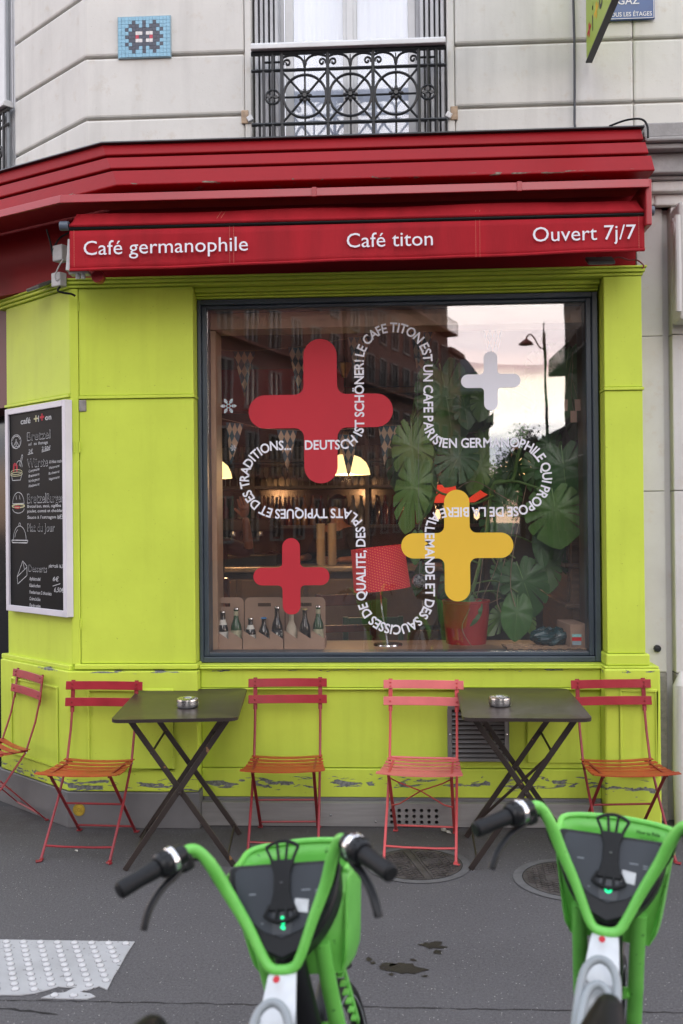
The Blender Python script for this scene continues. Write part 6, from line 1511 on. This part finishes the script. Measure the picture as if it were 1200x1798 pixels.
# ================================================================== ACROSS THE STREET (seen in the glass)
WINM = mat('house_window', (.03, .035, .045), .08, 0, .2, 1)
def tenement(x0, x1, y0, y1, h, m, label, side, nf=6, step=2.4, roof='flat', loc=(0, 0, 0), rz=0., bd=.45):
    t = thing('apartment_building', label, 'building', loc, rz, 'buildings across the street')
    MB().box(x0, x1, y0, y1, -.1, h).build('wall', m, t)
    MB().box(x0-.35, x1+.35, y0-.35, y1+.35, h, h+.4).build('cornice', m, t, bevel=.1)
    if roof == 'mansard':
        a = (x0, x1, y0, y1); V = [(x0, y0, h+.4), (x1, y0, h+.4), (x1, y1, h+.4), (x0, y1, h+.4), (x0+1.8, y0+1.8, h+3.6), (x1-1.8, y0+1.8, h+3.6), (x1-1.8, y1-1.8, h+3.6), (x0+1.8, y1-1.8, h+3.6)]
        MB().add(V, [(0, 1, 5, 4), (1, 2, 6, 5), (2, 3, 7, 6), (3, 0, 4, 7), (4, 5, 6, 7)]).build('roof', mat('zinc_roof', (.20, .22, .25), .5, 0, .1, 1), t)
    fh = h/nf
    def face(fn, L):
        n = max(1, int(L/step)); wm = None
        for f in range(nf):
            for i in range(n):
                u = (i+.5)*L/n; z = f*fh+.8
                mb = MB(); c_ = fn(u, z); 
                if wm is None:
                    p = [fn(-.55, 0, o_)-fn(0, 0, 0) for o_ in (0,)]
                    q = MB(); V = [fn(a, b, o_)-fn(0, 0, 0) for o_ in (-.02, .03) for a, b in ((-.5, 0), (.5, 0), (.5, 1.8), (-.5, 1.8))]
                    q.add(V, [(0, 1, 2, 3), (7, 6, 5, 4), (0, 4, 5, 1), (1, 5, 6, 2), (2, 6, 7, 3), (3, 7, 4, 0)]); o = q.build('window', WINM, t); wm = o.data
                    q = MB()
                    for (a0, a1, b0, b1) in ((-.60, -.5, -.1, 1.9), (.5, .60, -.1, 1.9), (-.5, .5, 1.8, 1.9), (-.62, .62, -.2, -.1), (-.03, .03, 0, 1.8)):
                        V = [fn(a, b, o_)-fn(0, 0, 0) for o_ in (.0, .12) for a, b in ((a0, b0), (a1, b0), (a1, b1), (a0, b1))]; q.add(V, [(0, 1, 2, 3), (7, 6, 5, 4), (0, 4, 5, 1), (1, 5, 6, 2), (2, 6, 7, 3), (3, 7, 4, 0)])
                    fo = q.build('window_frame', FRM, o); fm__ = fo.data
                else:
                    o = bpy.data.objects.new('window', wm); COL.objects.link(o); o.parent = t; fo = bpy.data.objects.new('window_frame', fm__); COL.objects.link(fo); fo.parent = o
                o.location = fn(u, z)
            if f in (1, 3, 5):
                V = [fn(a, f*fh+b, o_) for o_ in (0.02, bd) for a, b in ((0.3, .5), (L-.3, .5), (L-.3, .62), (.3, .62))]; MB().add(V, [(0, 1, 2, 3), (7, 6, 5, 4), (0, 4, 5, 1), (1, 5, 6, 2), (2, 6, 7, 3), (3, 7, 4, 0)]).build('balcony_slab', m, t)
                rb = MB(); uu = .3
                while uu < L-.3: rb.tube([fn(uu, f*fh+.62, bd-.03), fn(uu, f*fh+1.5, bd-.03)], .02, 4); uu += .3
                rb.tube([fn(.3, f*fh+1.5, bd-.03), fn(L-.3, f*fh+1.5, bd-.03)], .03, 4); stuff(rb.build('balcony_rail', IRON, t))
    if side == 'L': face(lambda u, z, o_=0: Vector((x1+o_, y0+u, z)), y1-y0)
    else: face(lambda u, z, o_=0: Vector((x0-o_, y0+u, z)), y1-y0)
    if y1 > -16: face(lambda u, z, o_=0: Vector(((x0 if side == 'R' else x0)+u, y1+o_, z)), x1-x0)
    return t
FRM = mat('pale_surround', (.42, .40, .38), .7)
BR1 = mat('grey_render', (.40, .38, .39), .8, 0, .15, .5); BR2 = mat('brown_brick_wall', (.30, .13, .10), .8, 0, .2, .6); BR5 = mat('red_render', (.40, .13, .10), .8, 0, .2, .6); BR3 = mat('dark_grey_wall', (.14, .145, .15), .8, 0, .2, .5); BR4 = mat('cream_wall', (.34, .31, .27), .8, 0, .15, .5)
# the side street runs away from the cafe, drifting to +x
RZ = radians(19.3)
def along(d_): return (4.2-.3305*d_, -71.5+.9438*d_, 0)
tenement(-14, 0, 0, 20.8, 18.0, BR2, 'brown brick apartment block with heavy cornice reflected left of the white plus', 'L', 6, 2.3, loc=along(0), rz=RZ, bd=.9)
tenement(-8, 0, -3.4, -.4, 14.4, BR2, 'narrow lower brick annex reflected at the far end of the brown block', 'L', 5, 2.4, loc=along(0), rz=RZ, bd=.7)
tenement(-14, 0, 0, 22.8, 18.4, BR5, 'red brown apartment block reflected behind the large red plus', 'L', 6, 2.4, loc=along(21.5), rz=RZ)
tenement(-12, 0, 0, 16, 15.6, BR1, 'grey rendered apartment block reflected at the left of the window', 'L', 5, 3.0, loc=along(45.0), rz=RZ)
tenement(-13, 8.4, -104, -84, 12.6, BR3, 'dark grey block with sloping roof reflected below the white plus', 'L', 4, roof='mansard')
tenement(10.3, 24, -55, -24, 19.0, BR4, 'tall balconied apartment block reflected at the right side of the window', 'R', 6, 2.8, bd=1.0)
tenement(13.0, 28, -100, -62, 8.0, BR3, 'lower dark block far down the side street reflected at right', 'R', 3, 3.2)
# street lamp
sl = thing('street_lamp', 'tall street lamp with a red curved arm reflected in the window', 'street lamp', (6.1, -34.0, -.1), 0)
PM = mat('green_post', (.02, .05, .03), .5); RMM = mat('red_lamp_metal', (.32, .02, .02), .45)
MB().tube([(0, 0, 0), (-.04, 0, 3.0), (-.12, 0, 7.4), (-.16, 0, 9.4)], [.10, .085, .045, .025], 10).build('post', PM, sl, smooth=True)
MB().tube([(-.125, 0, 7.7), (-.14, 0, 9.0)], .06, 10).build('bracket_sleeve', mat('sleeve', (.12, .09, .04), .5), sl, smooth=True)
MB().tube(curve([Vector((-.13, 0, 8.35)), Vector((-.34, 0, 8.45)), Vector((-.50, 0, 8.75)), Vector((-.70, 0, 8.95)), Vector((-.86, 0, 8.88)), Vector((-.86, 0, 8.75))], 6), .032, 8).build('arm', RMM, sl, smooth=True)
MB().lathe([(.0, .22), (.06, .20), (.20, .10), (.32, .0), (.31, -.04), (.0, -.08)], 24, (-.90, 0, 8.58)).build('lamp_head', RMM, sl, smooth=True)
# trees down the side street
def tree(x, y, h, r, seed, label):
    t = thing('street_tree', label, 'tree', (x, y, -.1), 0, 'trees along the side street')
    rn = random.Random(seed); TR_ = mat('bark', (.05, .04, .03), .9)
    tk = MB(); tk.tube([(0, 0, 0), (.05, 0, h*.25), (0, .05, h*.5), (.1, 0, h*.8)], [.18, .14, .10, .03], 8)
    for k in range(8):
        a = rn.uniform(0, 6.28); z0 = h*rn.uniform(.3, .65); tk.tube([(0, 0, z0), (r*.4*cos(a), r*.4*sin(a), z0+h*.12), (r*.75*cos(a), r*.75*sin(a), z0+h*.22)], [.07, .04, .015], 6)
    tk.build('trunk', TR_, t)
    cr = MB(); cl_ = []
    for k in range(38):
        while True:
            p = Vector((rn.uniform(-1, 1), rn.uniform(-1, 1), rn.uniform(-1, 1)))
            if p.length < 1: break
        cl_.append(Vector((p.x*r, p.y*r, h*.62+p.z*h*.36)))
    for c_ in cl_:
        for q in range(70):
            o_ = Vector((rn.gauss(0, 1), rn.gauss(0, 1), rn.gauss(0, 1)))*r*.17; p = c_+o_; s_ = .16
            u = Vector((rn.uniform(-1, 1), rn.uniform(-1, 1), rn.uniform(-1, 1))).normalized(); v_ = u.orthogonal().normalized()
            cr.add([p, p+u*s_+v_*s_*.5, p+u*s_*2, p+u*s_-v_*s_*.5], [(0, 1, 2, 3)])
    me = bpy.data.meshes.new('crown'); me.from_pydata(cr.v, [], cr.f); me.materials.append(mat('tree_leaf', (.05, .09, .025), .7, 0, .3, .8)); o = bpy.data.objects.new('crown', me); COL.objects.link(o); o.parent = t; stuff(o)
tree(8.9, -60, 7.4, 2.3, 1, 'leafy street tree nearest in the side street, reflected right of the white plus')
tree(9.8, -72, 8.4, 2.6, 2, 'second leafy street tree down the side street')
tree(8.8, -84, 7.2, 2.6, 3, 'third leafy street tree down the side street')
tree(8.3, -96, 6.0, 2.6, 5, 'farthest leafy street tree down the side street')
